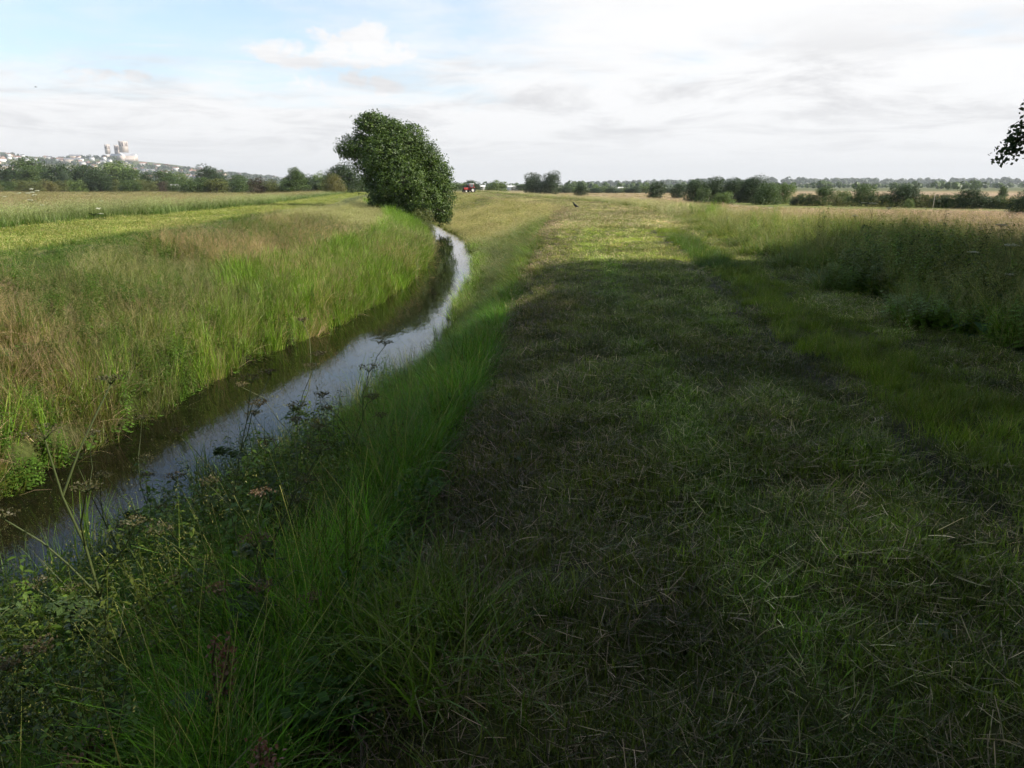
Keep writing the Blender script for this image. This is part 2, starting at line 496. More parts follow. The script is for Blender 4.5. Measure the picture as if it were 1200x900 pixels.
ground = quad_mesh('ground', np.stack([GX, GY, GZ], -1).reshape(-1, 3), GQ, m, GC.reshape(-1, 3), smooth=True)
tag(ground, kind='structure')

# ------------------------------------------------------------------ water
wy = np.concatenate([np.arange(-30, 90, 1.0), np.arange(90, 500, 8.0)])
Lw, Rw = L_edge(wy) - 0.5, R_edge(wy) + 0.5
K_ = 5
WV = np.stack([np.stack([Lw + (Rw - Lw) * k / (K_ - 1), wy, np.full_like(wy, WATER_Z)], 1) for k in range(K_)], 1).reshape(-1, 3)
idx = np.arange(len(wy) * K_).reshape(-1, K_)
WQ = np.stack([idx[:-1, :-1], idx[:-1, 1:], idx[1:, 1:], idx[1:, :-1]], -1).reshape(-1, 4)
m, B = new_mat('river_water')
out = B.n('ShaderNodeOutputMaterial'); p = B.n('ShaderNodeBsdfPrincipled')
p.inputs['Base Color'].default_value = (0.008, 0.0075, 0.004, 1); p.inputs['Roughness'].default_value = 0.03
p.inputs['IOR'].default_value = 1.33; p.inputs['Specular IOR Level'].default_value = 0.5
g = B.n('ShaderNodeNewGeometry'); mpn = B.n('ShaderNodeMapping'); mpn.inputs['Scale'].default_value = (1.2, 0.45, 1)
B.link(g.outputs['Position'], mpn.inputs[0])
nz = B.noise(mpn.outputs[0], 2.2, 3, 0.5, 0.6); nz2 = B.noise(mpn.outputs[0], 9.0, 2, 0.5)
hh = B.math('ADD', nz, B.math('MULTIPLY', nz2, 0.25))
bp = B.n('ShaderNodeBump'); bp.inputs['Strength'].default_value = 0.16; bp.inputs['Distance'].default_value = 0.02
B.link(hh, bp.inputs['Height']); B.link(bp.outputs[0], p.inputs['Normal']); B.link(p.outputs[0], out.inputs[0])
water = quad_mesh('river_water', WV, WQ, m, None, smooth=True)
tag(water, kind='structure')

# ------------------------------------------------------------------ haze
HZ = 9400
m, B = new_mat('haze_air')
out = B.n('ShaderNodeOutputMaterial'); vp = B.n('ShaderNodeVolumePrincipled')
vp.inputs['Color'].default_value = (0.93, 0.96, 1.0, 1); vp.inputs['Density'].default_value = 0.0001
vp.inputs['Anisotropy'].default_value = 0.1
B.link(vp.outputs[0], out.inputs['Volume'])
V = [(sx * HZ, (-3300 if sy < 0 else HZ), z) for z in (-4.5, 215) for sx, sy in ((-1, -1), (1, -1), (1, 1), (-1, 1))]
haze = quad_mesh('haze', V, [(0, 3, 2, 1), (4, 5, 6, 7), (0, 1, 5, 4), (1, 2, 6, 5), (2, 3, 7, 6), (3, 0, 4, 7)], m)
tag(haze, kind='stuff')

# ------------------------------------------------------------------ grass library
LIB = {}
def lib(kind, makers, mat=M_GRASS):
    c = bpy.data.collections.new('library_' + kind)
    for i, fn in enumerate(makers):
        bag = Bag(); fn(bag, np.random.default_rng(100 + 17 * i + len(kind) * 31))
        o = bag.obj('%s_tuft_%02d' % (kind, i), mat, 'LIB')
        c.objects.link(o)
    LIB[kind] = (c, len(makers))

G1, G2 = (0.07, 0.125, 0.014), (0.15, 0.20, 0.028)       # fresh greens
GB1, GB2 = (0.06, 0.15, 0.010), (0.12, 0.25, 0.018)     # lush
ST1, ST2 = (0.32, 0.27, 0.14), (0.46, 0.39, 0.24)       # straw
PK1 = (0.33, 0.25, 0.18)                                # pinkish seed heads
OL1, OL2 = (0.10, 0.11, 0.035), (0.16, 0.155, 0.06)

def mk_meadow(straw, dens=1.0):
    def f(b, r):
        blades(b, int(26 * dens), 0.16, (0.35, 0.85), 0.0105, (0.0, 0.5), (0.3, 1.5), G1, G2, 4, (0.4, 0.1), rs=r)
        blades(b, int(12 * dens), 0.16, (0.3, 0.75), 0.008, (0.1, 0.8), (0.4, 1.8), OL2, ST2, 3, (0.4, 0.1), rs=r)
        t, d = blades(b, int(straw * dens), 0.16, (0.75, 1.1), 0.0035, (0.0, 0.25), (0.1, 0.7), OL2, ST1, 4, (0.5, 0.1), rs=r, tipw=0.6)
        heads(b, t, d, 0.16, 20, 0.0125, ST1 if straw % 2 else PK1, 0.014, rs=r)
    return f
lib('meadow', [mk_meadow(s) for s in (8, 11, 15, 19)])
def mk_rank(b, r):
    blades(b, 30, 0.17, (0.35, 0.9), 0.010, (0.0, 0.6), (0.4, 2.0), G1, G2, 5, (-0.3, 0.1), rs=r)
    blades(b, 10, 0.17, (0.3, 0.8), 0.007, (0.1, 0.9), (0.4, 1.8), OL1, ST1, 4, (-0.2, 0.1), rs=r)
    t, d = blades(b, 4, 0.16, (0.7, 1.05), 0.003, (0.0, 0.35), (0.2, 1.0), OL1, OL2, 4, (-0.3, 0.1), rs=r, tipw=0.6)
    heads(b, t, d, 0.16, 22, 0.010, OL2, 0.012, rs=r)
lib('rank', [mk_rank] * 4)
def mk_reed(b, r):
    blades(b, 26, 0.2, (0.55, 1.05), 0.016, (0.0, 0.28), (0.1, 1.1), (0.085, 0.15, 0.02), (0.16, 0.23, 0.04), 4, (0.2, 0), rs=r)
    blades(b, 6, 0.2, (0.4, 0.8), 0.013, (0.1, 0.5), (0.2, 1.0), ST1, OL2, 3, rs=r)
lib('reed', [mk_reed] * 4)
def mk_lush(b, r):
    blades(b, 85, 0.14, (0.22, 0.5), 0.0045, (0.0, 0.6), (0.6, 2.2), GB1, GB2, 4, (-0.25, 0), rs=r)
    t, d = blades(b, 4, 0.14, (0.4, 0.62), 0.0025, (0, 0.3), (0.3, 1.2), G2, ST1, 4, rs=r, tipw=0.6)
    heads(b, t, d, 0.1, 12, 0.008, OL2, 0.010, rs=r)
lib('lush', [mk_lush] * 4)
def mk_mown(gr, st, hay):
    def f(b, r):
        blades(b, gr, 0.15, (0.025, 0.085), 0.0055, (0, 0.8), (0.0, 1.2), G1, G2, 2, rs=r)
        blades(b, st, 0.15, (0.02, 0.06), 0.004, (0.1, 1.0), (0.0, 0.8), OL1, ST1, 2, rs=r)
        # cut stems lying about, criss-cross
        blades(b, max(1, hay // 5), 0.17, (0.03, 0.10), 0.0026, (0.9, 1.6), (-0.5, 0.5), ST1, ST2, 3, rz=(0.02, 0.06), rs=r, tipw=0.6)
        blades(b, hay, 0.17, (0.04, 0.13), 0.0028, (1.2, 1.65), (-0.35, 0.35), OL1, ST1, 3, rz=(0.008, 0.05), rs=r, tipw=0.6)
        blades(b, hay, 0.17, (0.04, 0.13), 0.0036, (1.0, 1.65), (-0.35, 0.45), G1, OL1, 3, rz=(0.005, 0.045), rs=r, tipw=0.4)
    return f
lib('mown', [mk_mown(42, 10, 9), mk_mown(60, 8, 6), mk_mown(26, 14, 14), mk_mown(34, 12, 11), mk_mown(75, 6, 4)])
def mk_short(b, r):
    blades(b, 70, 0.15, (0.08, 0.24), 0.0048, (0, 0.6), (0.3, 1.6), G1, G2, 3, rs=r)
    blades(b, 8, 0.15, (0.1, 0.26), 0.004, (0, 0.6), (0.2, 1.2), OL2, ST1, 3, rs=r)
lib('short', [mk_short] * 4)
def mk_far(straw, hgt):
    def f(b, r):
        blades(b, 60, 0.55, (0.3 * hgt, 0.75 * hgt), 0.03, (0.0, 0.5), (0.2, 1.2), G1, OL2, 2, (0.3, 0), rs=r)
        t, d = blades(b, 36, 0.55, (0.7 * hgt, 1.05 * hgt), 0.014, (0.0, 0.3), (0.1, 0.6), OL2, straw, 2, (0.4, 0), rs=r, tipw=0.6)
        heads(b, t, d, 0.15, 5, 0.055, straw, 0.05, rs=r)
    return f
lib('farmeadow', [mk_far(ST1, 1.0), mk_far(PK1, 1.0), mk_far(ST2, 0.9), mk_far(PK1, 0.9)])
def mk_farshort(b, r):
    blades(b, 230, 0.5, (0.03, 0.09), 0.012, (0, 0.9), (0.0, 1.2), G1, OL2, 2, rs=r)
    blades(b, 60, 0.5, (0.05, 0.15), 0.008, (1.2, 1.6), (-0.3, 0.3), OL2, ST1, 2, rz=(0.01, 0.07), rs=r)
lib('farshort', [mk_farshort] * 3)
def herb(b, r, h, nst, leaf, col, asp=0.5, R=0.15, stem=(0.07, 0.09, 0.03)):
    for _ in range(nst):
        a = r.random() * 2 * pi; q = R * r.random() ** .5
        base = np.array([q * cos(a), q * sin(a), 0]); hh = h * r.uniform(0.65, 1.05)
        ln = r.normal(0, 0.12, 2)
        zs = np.linspace(0, 1, 5)
        pts = base + np.stack([ln[0] * zs ** 2 * hh, ln[1] * zs ** 2 * hh, zs * hh], 1)
        tube(b, pts, 0.0035 * (1 - 0.7 * zs), stem, 4)
        k = int(hh / 0.045); f = np.linspace(0.12, 1, k)
        P = base + np.stack([ln[0] * f ** 2 * hh, ln[1] * f ** 2 * hh, f * hh], 1)
        for sgn in (0, pi):
            th = np.arange(k) * (pi / 2) + sgn + r.normal(0, .25, k)
            s = leaf * (1.05 - 0.65 * f) * r.uniform(0.7, 1.2, k)
            o = np.stack([np.cos(th), np.sin(th), -0.25 + r.normal(0, .2, k)], 1)
            c = P + o * s[:, None] * 0.6
            sd_ = np.stack([-np.sin(th), np.cos(th), r.normal(0, .15, k)], 1)
            V = np.stack([c - o * s[:, None] * .5, c + sd_ * (s * asp * .5)[:, None] + np.array([0, 0, .004]), c + o * s[:, None] * .5 - np.array([0, 0, 1]) * s[:, None] * .12, c - sd_ * (s * asp * .5)[:, None] + np.array([0, 0, .004])], 1)
            C = np.array(col) * r.uniform(0.75, 1.25, k)[:, None]
            b.add(V.reshape(-1, 3), np.arange(k * 4).reshape(k, 4), np.repeat(C, 4, axis=0))
lib('nettle', [lambda b, r: herb(b, r, 1.0, 7, 0.12, (0.055, 0.10, 0.022)), lambda b, r: herb(b, r, 0.85, 8, 0.085, (0.07, 0.115, 0.03)), lambda b, r: herb(b, r, 1.1, 5, 0.075, (0.08, 0.11, 0.035), 0.35)])
def mk_herblow(b, r):
    n = 42
    a = r.random(n) * 2 * pi; q = 0.16 * np.sqrt(r.random(n))
    P = np.stack([q * np.cos(a), q * np.sin(a), r.uniform(0.03, 0.22, n)], 1)
    nr = np.stack([r.normal(0, .5, n), r.normal(0, .5, n), np.ones(n)], 1)
    diamonds(b, P, 0.055, 0.6, (0.06, 0.12, 0.02), nr, r)
lib('lowherb', [mk_herblow] * 3)

def scatter(name, kind, P, scl, tint, rot=None, r=rng, tilt=0.12):
    c, nv = LIB[kind]
    n = len(P)
    me = bpy.data.meshes.new(name)
    me.vertices.add(n); me.vertices.foreach_set('co', np.asarray(P, np.float32).ravel())
    def attr(nm, ty, arr, f):
        a = me.attributes.new(nm, ty, 'POINT'); a.data.foreach_set(f, np.ascontiguousarray(arr).ravel())
    if rot is None:
        rot = np.stack([r.normal(0, tilt, n), r.normal(0, tilt, n), r.random(n) * (2 * pi if tilt > 0 else 0.8)], 1)
    attr('rot', 'FLOAT_VECTOR', rot.astype(np.float32), 'vector')
    attr('scl', 'FLOAT_VECTOR', np.asarray(scl, np.float32), 'vector')
    t4 = np.ones((n, 4), np.float32); t4[:, :3] = tint
    attr('tint', 'FLOAT_COLOR', t4, 'color')
    attr('pick', 'INT', r.integers(0, nv, n).astype(np.int32), 'value')
    o = bpy.data.objects.new(name, me); COL.objects.link(o)
    gname = 'scatter_' + kind
    ng = bpy.data.node_groups.get(gname)
    if ng is None:
        ng = bpy.data.node_groups.new(gname, 'GeometryNodeTree')
        ng.interface.new_socket('Geometry', in_out='INPUT', socket_type='NodeSocketGeometry')
        ng.interface.new_socket('Geometry', in_out='OUTPUT', socket_type='NodeSocketGeometry')
        gi = ng.nodes.new('NodeGroupInput'); go = ng.nodes.new('NodeGroupOutput')
        ip = ng.nodes.new('GeometryNodeInstanceOnPoints'); ci = ng.nodes.new('GeometryNodeCollectionInfo')
        ci.inputs['Collection'].default_value = c; ci.inputs['Separate Children'].default_value = True; ci.inputs['Reset Children'].default_value = True
        def na(nm, ty):
            q = ng.nodes.new('GeometryNodeInputNamedAttribute'); q.data_type = ty; q.inputs[0].default_value = nm; return q.outputs[0]
        ng.links.new(gi.outputs[0], ip.inputs['Points']); ng.links.new(ci.outputs[0], ip.inputs['Instance'])
        ip.inputs['Pick Instance'].default_value = True
        ng.links.new(na('pick', 'INT'), ip.inputs['Instance Index'])
        ng.links.new(na('rot', 'FLOAT_VECTOR'), ip.inputs['Rotation'])
        ng.links.new(na('scl', 'FLOAT_VECTOR'), ip.inputs['Scale'])
        ng.links.new(ip.outputs[0], go.inputs[0])
    md = o.modifiers.new('scatter', 'NODES'); md.node_group = ng
    tag(o, kind='stuff')
    return o

def region(dens_bands, pred, slack=4.0, xmin=-400, xmax=400):
    """random points inside what can be seen, with a margin; dens_bands = [(y0, y1, per m2)]"""
    out_ = []
    for y0, y1, dns in dens_bands:
        xa, xb = max(xmin, -(0.72 * y1 + slack)), min(xmax, 0.72 * y1 + slack)
        n = int((xb - xa) * (y1 - y0) * dns)
        if n <= 0: continue
        x = rng.uniform(xa, xb, n); y = rng.uniform(y0, y1, n)
        k = (np.abs(x) < 0.72 * np.maximum(y, 0) + slack) & pred(x, y)
        out_.append(np.stack([x[k], y[k]], 1))
    q = np.concatenate(out_)
    return q[:, 0], q[:, 1]

def place(x, y, dzv=-0.01):
    return np.stack([x, y, height(x, y) + dzv], 1)

def sc3(n, lo, hi, wide=1.0, tall=None):
    s = rng.uniform(lo, hi, n)
    t = s if tall is None else s * tall
    return np.stack([s * wide, s * wide, t], 1)

# --- mown crest
def in_mown(x, y):
    rut = np.abs(x - RUT(y)) < 0.13 + 0.05 * np.sin(y * 3)
    scrape = (((x - 0.28) / 0.17) ** 2 + ((y - 3.1) / 0.14) ** 2) < 1
    return (x > C_edge(y) - 0.55 - 0.15 * np.sin(y * 1.3)) & (x < T_edge(y) + 0.1) & ~(rut & (rng.random(x.shape) < 0.85)) & ~scrape & ~in_strip(x, y)
def in_strip(x, y):
    a = RUT(y) + 0.22 + 0.1 * np.sin(y * 2.1); b = RUT(y) + 1.15 + 0.15 * np.sin(y * 1.7)
    nearb = (y < 26 + 4 * vnoise(x * 2, y))
    wide = np.where(y < 5.5, 2.2, 0)      # unmown verge close by on the right
    return (x > a) & (x < b + wide) & nearb
def clipping_tint(x, y):
    n = fbm(x + 1, y + 2, 0.55, 4); n2 = fbm(x + 60, y + 2, 1.7, 3)
    brown = np.clip(1.15 - (x - C_edge(y) + 0.2) / 1.1, 0, 1)
    t = np.ones((len(x), 3)) * np.array([1.06, 0.95, 1.05])
    t *= 1.12 * (0.25 + 1.5 * n * (0.35 + 1.3 * fbm(x * 1.4 + 9, y * 0.8 + 3, 2.6, 2)))[:, None]
    lane = np.exp(-((x - C_edge(y) - 1.25 - 0.15 * np.sin(y * .5)) / 0.22) ** 2) + 0.7 * np.exp(-((x - C_edge(y) - 2.3) / 0.2) ** 2)
    lane = (lane * np.clip(fbm(x * 2, y * 0.7, 0.8, 3) * 3 - 0.8, 0, 1))[:, None]
    t = t * (1 + lane * np.array([0.1, 0.3, 0.0]))
    t = t * (1 + brown[:, None] * np.array([-0.12, -0.24, -0.02]))
    # browner, paler swaths
    sw = np.clip((n2 - 0.5) * 3, 0, 1)[:, None]
    t = t * (1 + sw * np.array([0.4, 0.25, 0.35]))
    return t
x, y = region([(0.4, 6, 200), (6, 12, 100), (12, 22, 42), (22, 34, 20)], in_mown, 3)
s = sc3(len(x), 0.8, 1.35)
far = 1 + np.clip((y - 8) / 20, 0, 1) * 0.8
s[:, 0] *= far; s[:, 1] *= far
scatter('mown_grass', 'mown', place(x, y, -0.008), s, clipping_tint(x, y) * (1 + np.array([1.25, 1.15, 1.5]) * ss(13, 22, y)[:, None]) * rng.uniform(0.35, 1.65, len(x))[:, None] * (1.15 - 0.3 * ss(13, 22, y)[:, None]))  # tint raised past the shadow edge, painting in the sunlit part of the crest
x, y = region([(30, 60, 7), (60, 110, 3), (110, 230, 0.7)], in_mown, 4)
t = clipping_tint(x, y) * np.array([2.1, 2.0, 2.6])  # far clippings tinted lighter, sunlight put into the colour
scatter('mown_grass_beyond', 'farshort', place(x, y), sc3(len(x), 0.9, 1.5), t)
# fresh green regrowth tufts standing out of the clippings
x, y = region([(0.6, 10, 10), (10, 22, 4), (22, 40, 1.5)], lambda x, y: in_mown(x, y) & (fbm(x * 1.0 + 5, y * 0.5 + 9, 0.9, 3) > 0.52) & (x > C_edge(y) + 0.2), 3)
scatter('grass_regrowth', 'short', place(x, y), sc3(len(x), 0.35, 0.75, 0.8), np.array([0.95, 0.9, 0.85]) * (1 - 0.3 * ss(10, 20, y))[:, None] * rng.uniform(0.6, 1.3, len(x))[:, None])
# --- unmown strip by the rut and verge
x, y = region([(0.5, 8, 75), (8, 16, 45), (16, 32, 20)], in_strip, 3)
scatter('verge_grass', 'short', place(x, y), sc3(len(x), 0.45, 0.9), np.array([1.75, 1.65, 1.15]) * (0.6 + 0.7 * fbm(x, y, 1.1, 3))[:, None] * rng.uniform(0.6, 1.4, len(x))[:, None])
x, y = region([(15, 24, 18)], lambda x, y: (x > RUT(y) + 0.1) & (x < RUT(y) + 0.9), 3)
scatter('verge_tall_grass', 'lush', place(x, y), sc3(len(x), 0.5, 0.9), np.array([0.95, 0.78, 1.2]) * rng.uniform(0.8, 1.2, len(x))[:, None])

# --- lush strip below the mown edge, right bank
def rb(x, y): return (x - R_edge(y)) / (C_edge(y) - 0.55 - R_edge(y))
def in_lush(x, y):
    f = rb(x, y); return (f < 1.04) & (x > C_edge(y) - 2.1 - 0.04 * y + 1.6 * ss(12, 22, y) + 0.4 * np.sin(y)) & (f > 0.15)
x, y = region([(0.8, 7, 85), (7, 14, 55), (14, 26, 26), (26, 45, 9)], in_lush, 4)
n = fbm(x, y, 0.7, 3)
wb = np.array([1.35, 1.35, 1.0]) * (0.6 + 0.8 * n)[:, None] * rng.uniform(0.6, 1.4, len(x))[:, None]
s = sc3(len(x), 0.75, 1.25); s[:, 2] *= np.where(y > 9, 0.75, 1) * (0.6 + 0.8 * fbm(x + 3, y + 8, 1.3, 2)); s[:, :2] *= (1 + np.clip((y - 10) / 20, 0, 1))[:, None]
wb = wb * (1 - ss(12, 20, y)[:, None] * np.array([-0.05, 0.28, -0.4]))
scatter('lush_bank_grass', 'lush', place(x, y), s, wb, tilt=0.2)
# --- rough grass lower on the right bank, and the far part of it
def in_rough(x, y):
    f = rb(x, y); return (f > 0.0) & (f < 1.0) & ~((y < 30) & in_lush(x, y) & (rng.random(x.shape) < 0.8))
x, y = region([(1.6, 8, 30), (8, 16, 22), (16, 30, 16), (30, 50, 9)], in_rough, 4)
n = fbm(x + 5, y + 50, 0.35, 4)
t = np.array([0.9, 1.0, 0.85]) * (0.7 + 0.6 * n)[:, None] * rng.uniform(0.65, 1.35, len(x))[:, None] * (1 + 0.4 * ss(15, 25, y))[:, None]
s = sc3(len(x), 0.6, 0.95); s[:, 2] *= np.where(y < 8.5, 1.15 * (0.3 + 1.2 * fbm(x + 77, y + 5, 0.9, 2)), 0.5); s[:, :2] *= (1 + np.clip((y - 15) / 25, 0, 1))[:, None]
k = y < 16
scatter('rank_bank_grass', 'rank', place(x, y)[k], s[k], t[k], tilt=0.2)
k = ~k
scatter('rough_bank_grass', 'meadow', place(x, y)[k], s[k], t[k], tilt=0.16)
x, y = region([(46, 90, 3.5), (90, 220, 0.8)], lambda x, y: (x > R_edge(y)) & (x < C_edge(y) - 0.5), 4)
scatter('rough_bank_grass_beyond', 'farmeadow', place(x, y), sc3(len(x), 0.6, 0.95, 1, 0.45), np.array([1.6, 1.65, 1.25]) * (0.65 + 0.7 * fbm(x, y, 0.3, 3))[:, None])
x = rng.normal(-0.42, 0.26, 42); y = rng.normal(2.55, 0.2, 42)
scatter('long_grass_clump', 'rank', place(x, y), sc3(42, 0.4, 0.8), np.array([1.1, 1.2, 1.0]) * rng.uniform(0.6, 1.5, 42)[:, None], tilt=0.35)
# --- reeds at both water edges
def in_reed(x, y):
    d_ = np.minimum(np.abs(x - R_edge(y) - 0.05), 9)
    e_ = L_edge(y) - x
    left = (e_ > -0.15) & (e_ < 0.9 + 1.6 * ss(16, 20, y))
    right = (d_ < 0.35) & (vnoise(y * 0.9, y * 0 + 4) > 0.5) & (y < 45)
    near_r = (x > R_edge(y) - 0.4) & (x < R_edge(y) + 0.6) & (y > 2.5) & (y < 9.5) & (vnoise(x * 1.3 + 3, y * 1.3) > 0.55)
    return left & ((y > 14) | (rng.random(x.shape) < 0.12)) | right & (y > 3.2) | near_r
x, y = region([(3, 12, 18), (12, 30, 22), (30, 60, 11), (60, 90, 4)], in_reed, 6)
s = sc3(len(x), 0.55, 0.95); s[:, 2] *= np.where(x < L_edge(y) + 0.5, 1.0, 0.7); s[:, 2] *= 1 + 0.35 * ss(40, 55, y); s[:, :2] *= (1 + np.clip((y - 15) / 25, 0, 1.0))[:, None]
P = place(x, y); P[:, 2] = np.maximum(P[:, 2], WATER_Z - 0.12)
scatter('reeds', 'reed', P, s, np.array([1.5, 1.6, 1.0]) * rng.uniform(0.55, 1.4, len(x))[:, None], tilt=0.12)
x, y = region([(4, 7.5, 5), (8.5, 14, 11)], lambda x, y: (x < R_edge(y) + 0.1) & (x > R_edge(y) - 1.5 + 0.1 * (y - 5)) & (fbm(x + 13, y + 2, 1.1, 2) > 0.47), 4)
P = place(x, y); P[:, 2] = np.maximum(P[:, 2], WATER_Z - 0.15)
scatter('emergent_reeds', 'reed', P, sc3(len(x), 0.7, 1.1, 0.8), np.array([0.9, 1.0, 0.8]) * rng.uniform(0.5, 1.4, len(x))[:, None], tilt=0.12)
# --- left bank
def in_left(x, y): return (x < L_edge(y) + 0.18) & (x > LC_edge(y) + 1.5 + 0.8 * vnoise(y * 0.7, y * 0))
x, y = region([(4, 14, 22), (14, 24, 18), (24, 42, 10)], in_left, 7)
pt = fbm(x + 11, y + 7, 0.28, 4); pt2 = fbm(x + 70, y + 7, 0.9, 3)
t = np.array([1.3, 1.35, 1.15]) * (0.4 + 0.85 * pt2)[:, None] * rng.uniform(0.6, 1.4, len(x))[:, None]
dry = np.clip((pt - 0.49) * 6, 0, 1)[:, None]
t = t * (1 - dry) + t * dry * np.array([1.55, 1.2, 1.5])
s = sc3(len(x), 0.55, 0.95, 1, 0.72); s[:, 2] *= (1 - 0.35 * ss(3.5, 0.0, x - LC_edge(y))) * (0.45 + 1.25 * fbm(x + 9, y + 40, 0.8, 3)) * (1 + 0.35 * ss(1.6, 0.3, L_edge(y) - x)); s[:, :2] *= (1.15 + np.clip((y - 15) / 25, 0, 0.8))[:, None]
scatter('left_bank_grass', 'meadow', place(x, y), s, t, tilt=0.22)
x, y = region([(40, 75, 5), (75, 110, 2), (110, 220, 0.6)], in_left, 7)
scatter('left_bank_grass_beyond', 'farmeadow', place(x, y), sc3(len(x), 0.55, 0.9, 1, 0.55), np.array([1.4, 1.6, 1.15]) * (0.65 + 0.7 * fbm(x, y, 0.3, 3))[:, None])
x, y = region([(4, 16, 16), (16, 34, 7)], lambda x, y: in_left(x, y) & (fbm(x + 31, y + 27, 0.5, 3) > 0.5), 7)
scatter('left_bank_herbs', 'nettle', place(x, y), sc3(len(x), 0.45, 0.8), np.array([1.5, 1.6, 0.9]) * rng.uniform(0.8, 1.3, len(x))[:, None])
x, y = region([(5, 20, 16)], lambda x, y: in_left(x, y) & (L_edge(y) - x < 1.6), 7)
scatter('left_bank_ground_cover', 'lowherb', place(x, y), sc3(len(x), 0.9, 1.9, 1.0, 0.55), np.array([1.2, 1.15, 0.9]) * rng.uniform(0.8, 1.3, len(x))[:, None])
# left shoulder, short grass, then the mown strip
x, y = region([(10, 30, 16), (30, 60, 4)], lambda x, y: (x < LC_edge(y) + 1.8) & (x > LC_edge(y) - 0.5), 8)
s = sc3(len(x), 0.6, 1.0); s[:, :2] *= (1.5 + np.clip((y - 15) / 25, 0, 1.0))[:, None]
scatter('left_shoulder_grass', 'short', place(x, y), s, np.array([0.75, 1.0, 0.7]) * rng.uniform(0.6, 1.3, len(x))[:, None])
x, y = region([(12, 40, 7), (40, 90, 3), (90, 200, 0.6)], lambda x, y: (x < LC_edge(y) - 0.6) & (x > LM_edge(y)), 8)
scatter('left_mown_grass', 'farshort', place(x, y), sc3(len(x), 0.9, 1.5), np.array([2.2, 2.2, 1.7]) * (0.7 + 0.6 * fbm(x, y * 0.4, 0.8, 3))[:, None])
# left field
x, y = region([(18, 45, 5), (45, 90, 2.2), (90, 200, 0.5), (200, 330, 0.12)], lambda x, y: x < LM_edge(y) - 0.1, 10)
pt = fbm(x + 11, y + 7, 0.06, 3)
edge = np.clip((LM_edge(y) - x) / 5, 0, 1)[:, None]
t = np.array([0.9, 1.3, 0.85]) * (1 - edge) + edge * np.array([1.2, 1.2, 1.0])
s = sc3(len(x), 0.7, 1.1, 1, 0.72); s[:, 2] *= 1 - 0.5 * ss(50, 120, y); s[:, :2] *= (1 + np.clip((y - 60) / 80, 0, 1.5))[:, None]
scatter('left_field_grass', 'farmeadow', place(x, y), s, t * (0.75 + 0.5 * pt)[:, None])
# --- tall vegetation on the right verge
def in_tall(x, y): return (x > T_edge(y) + 0.05 + 0.35 * np.sin(y * 1.9)) & (x < E_edge(y) + 5.0)
x, y = region([(2, 10, 20), (10, 20, 16), (20, 40, 9)], in_tall, 5)
sh = ss(T_edge(y), T_edge(y) + 1.5, x)
s = sc3(len(x), 0.75, 1.15); s[:, 2] *= (0.55 + 0.35 * sh) * (1 - 0.55 * ss(16, 40, y))
s[:, :2] *= (1.1 + np.clip((y - 15) / 25, 0, 0.8))[:, None]
scatter('right_verge_grass', 'meadow', place(x, y), s, np.array([1.25, 1.35, 1.0]) * (0.7 + 0.6 * fbm(x + 4, y, 0.5, 3))[:, None] * rng.uniform(0.6, 1.4, len(x))[:, None])
x, y = region([(40, 75, 4), (75, 120, 1.5), (120, 240, 0.6)], lambda x, y: (x > T_edge(y)) & (x < E_edge(y) + 3), 5)
scatter('right_verge_grass_beyond', 'farmeadow', place(x, y), sc3(len(x), 0.7, 1.05, 1, 0.42), np.array([1.4, 1.55, 1.3]) * rng.uniform(0.7, 1.3, len(x))[:, None])
x, y = region([(3, 13, 18), (13, 24, 8), (24, 45, 1.2)], lambda x, y: in_tall(x, y) & ((fbm(x + 3, y + 27, 0.5, 3) > 0.42) | (y < 14)), 5)
s = sc3(len(x), 0.75, 1.15, 1.1); s[:, 2] *= 0.84 * (0.65 + 0.85 * fbm(x + 2, y + 3, 0.7, 3)) * (0.5 + 0.5 * ss(T_edge(y), T_edge(y) + 1.2, x))
scatter('right_verge_nettles', 'nettle', place(x, y), s, np.array([2.7, 2.5, 1.2]) * rng.uniform(0.45, 1.5, len(x))[:, None])
# --- pink hay field on the right
x, y = region([(8, 45, 3.0), (45, 100, 1.3), (100, 200, 0.3), (200, 420, 0.06)], lambda x, y: (x > E_edge(y) + 4.5) & ~((y > 150 - 0.72 * x) & (x > 40) & (y < 170)) & (y + 0.72 * x < 380), 8)
s = sc3(len(x), 0.6, 0.85, 1, 0.6); s[:, 2] *= 1 - 0.4 * ss(50, 120, y); s[:, :2] *= (1 + np.clip((y - 60) / 80, 0, 1.5))[:, None]
pt = fbm(x + 11, y + 7, 0.05, 3)[:, None]
t = np.array([1.95, 1.65, 2.2]) * (0.85 + 0.3 * pt)
scatter('hay_field_grass', 'farmeadow', place(x, y), s, t)
# --- rank growth in the left foreground
x, y = region([(1.6, 6.3, 24)], lambda x, y: (x < -0.9 - 0.5 * vnoise(y, y)) & (x > R_edge(y) + 0.1), 4)
scatter('foreground_herbs', 'nettle', place(x, y), sc3(len(x), 0.4, 1.0), np.array([1.6, 1.5, 0.8]) * rng.uniform(0.4, 1.5, len(x))[:, None], tilt=0.25)
x, y = region([(1.6, 7, 40)], lambda x, y: (x < -0.5) & (x > R_edge(y)), 4)
scatter('foreground_ground_cover', 'lowherb', place(x, y), sc3(len(x), 0.4, 0.9, 1, 1.5), np.array([0.8, 0.85, 0.8]) * rng.uniform(0.7, 1.3, len(x))[:, None])

exec(compile('', '', 'exec')) if False else None
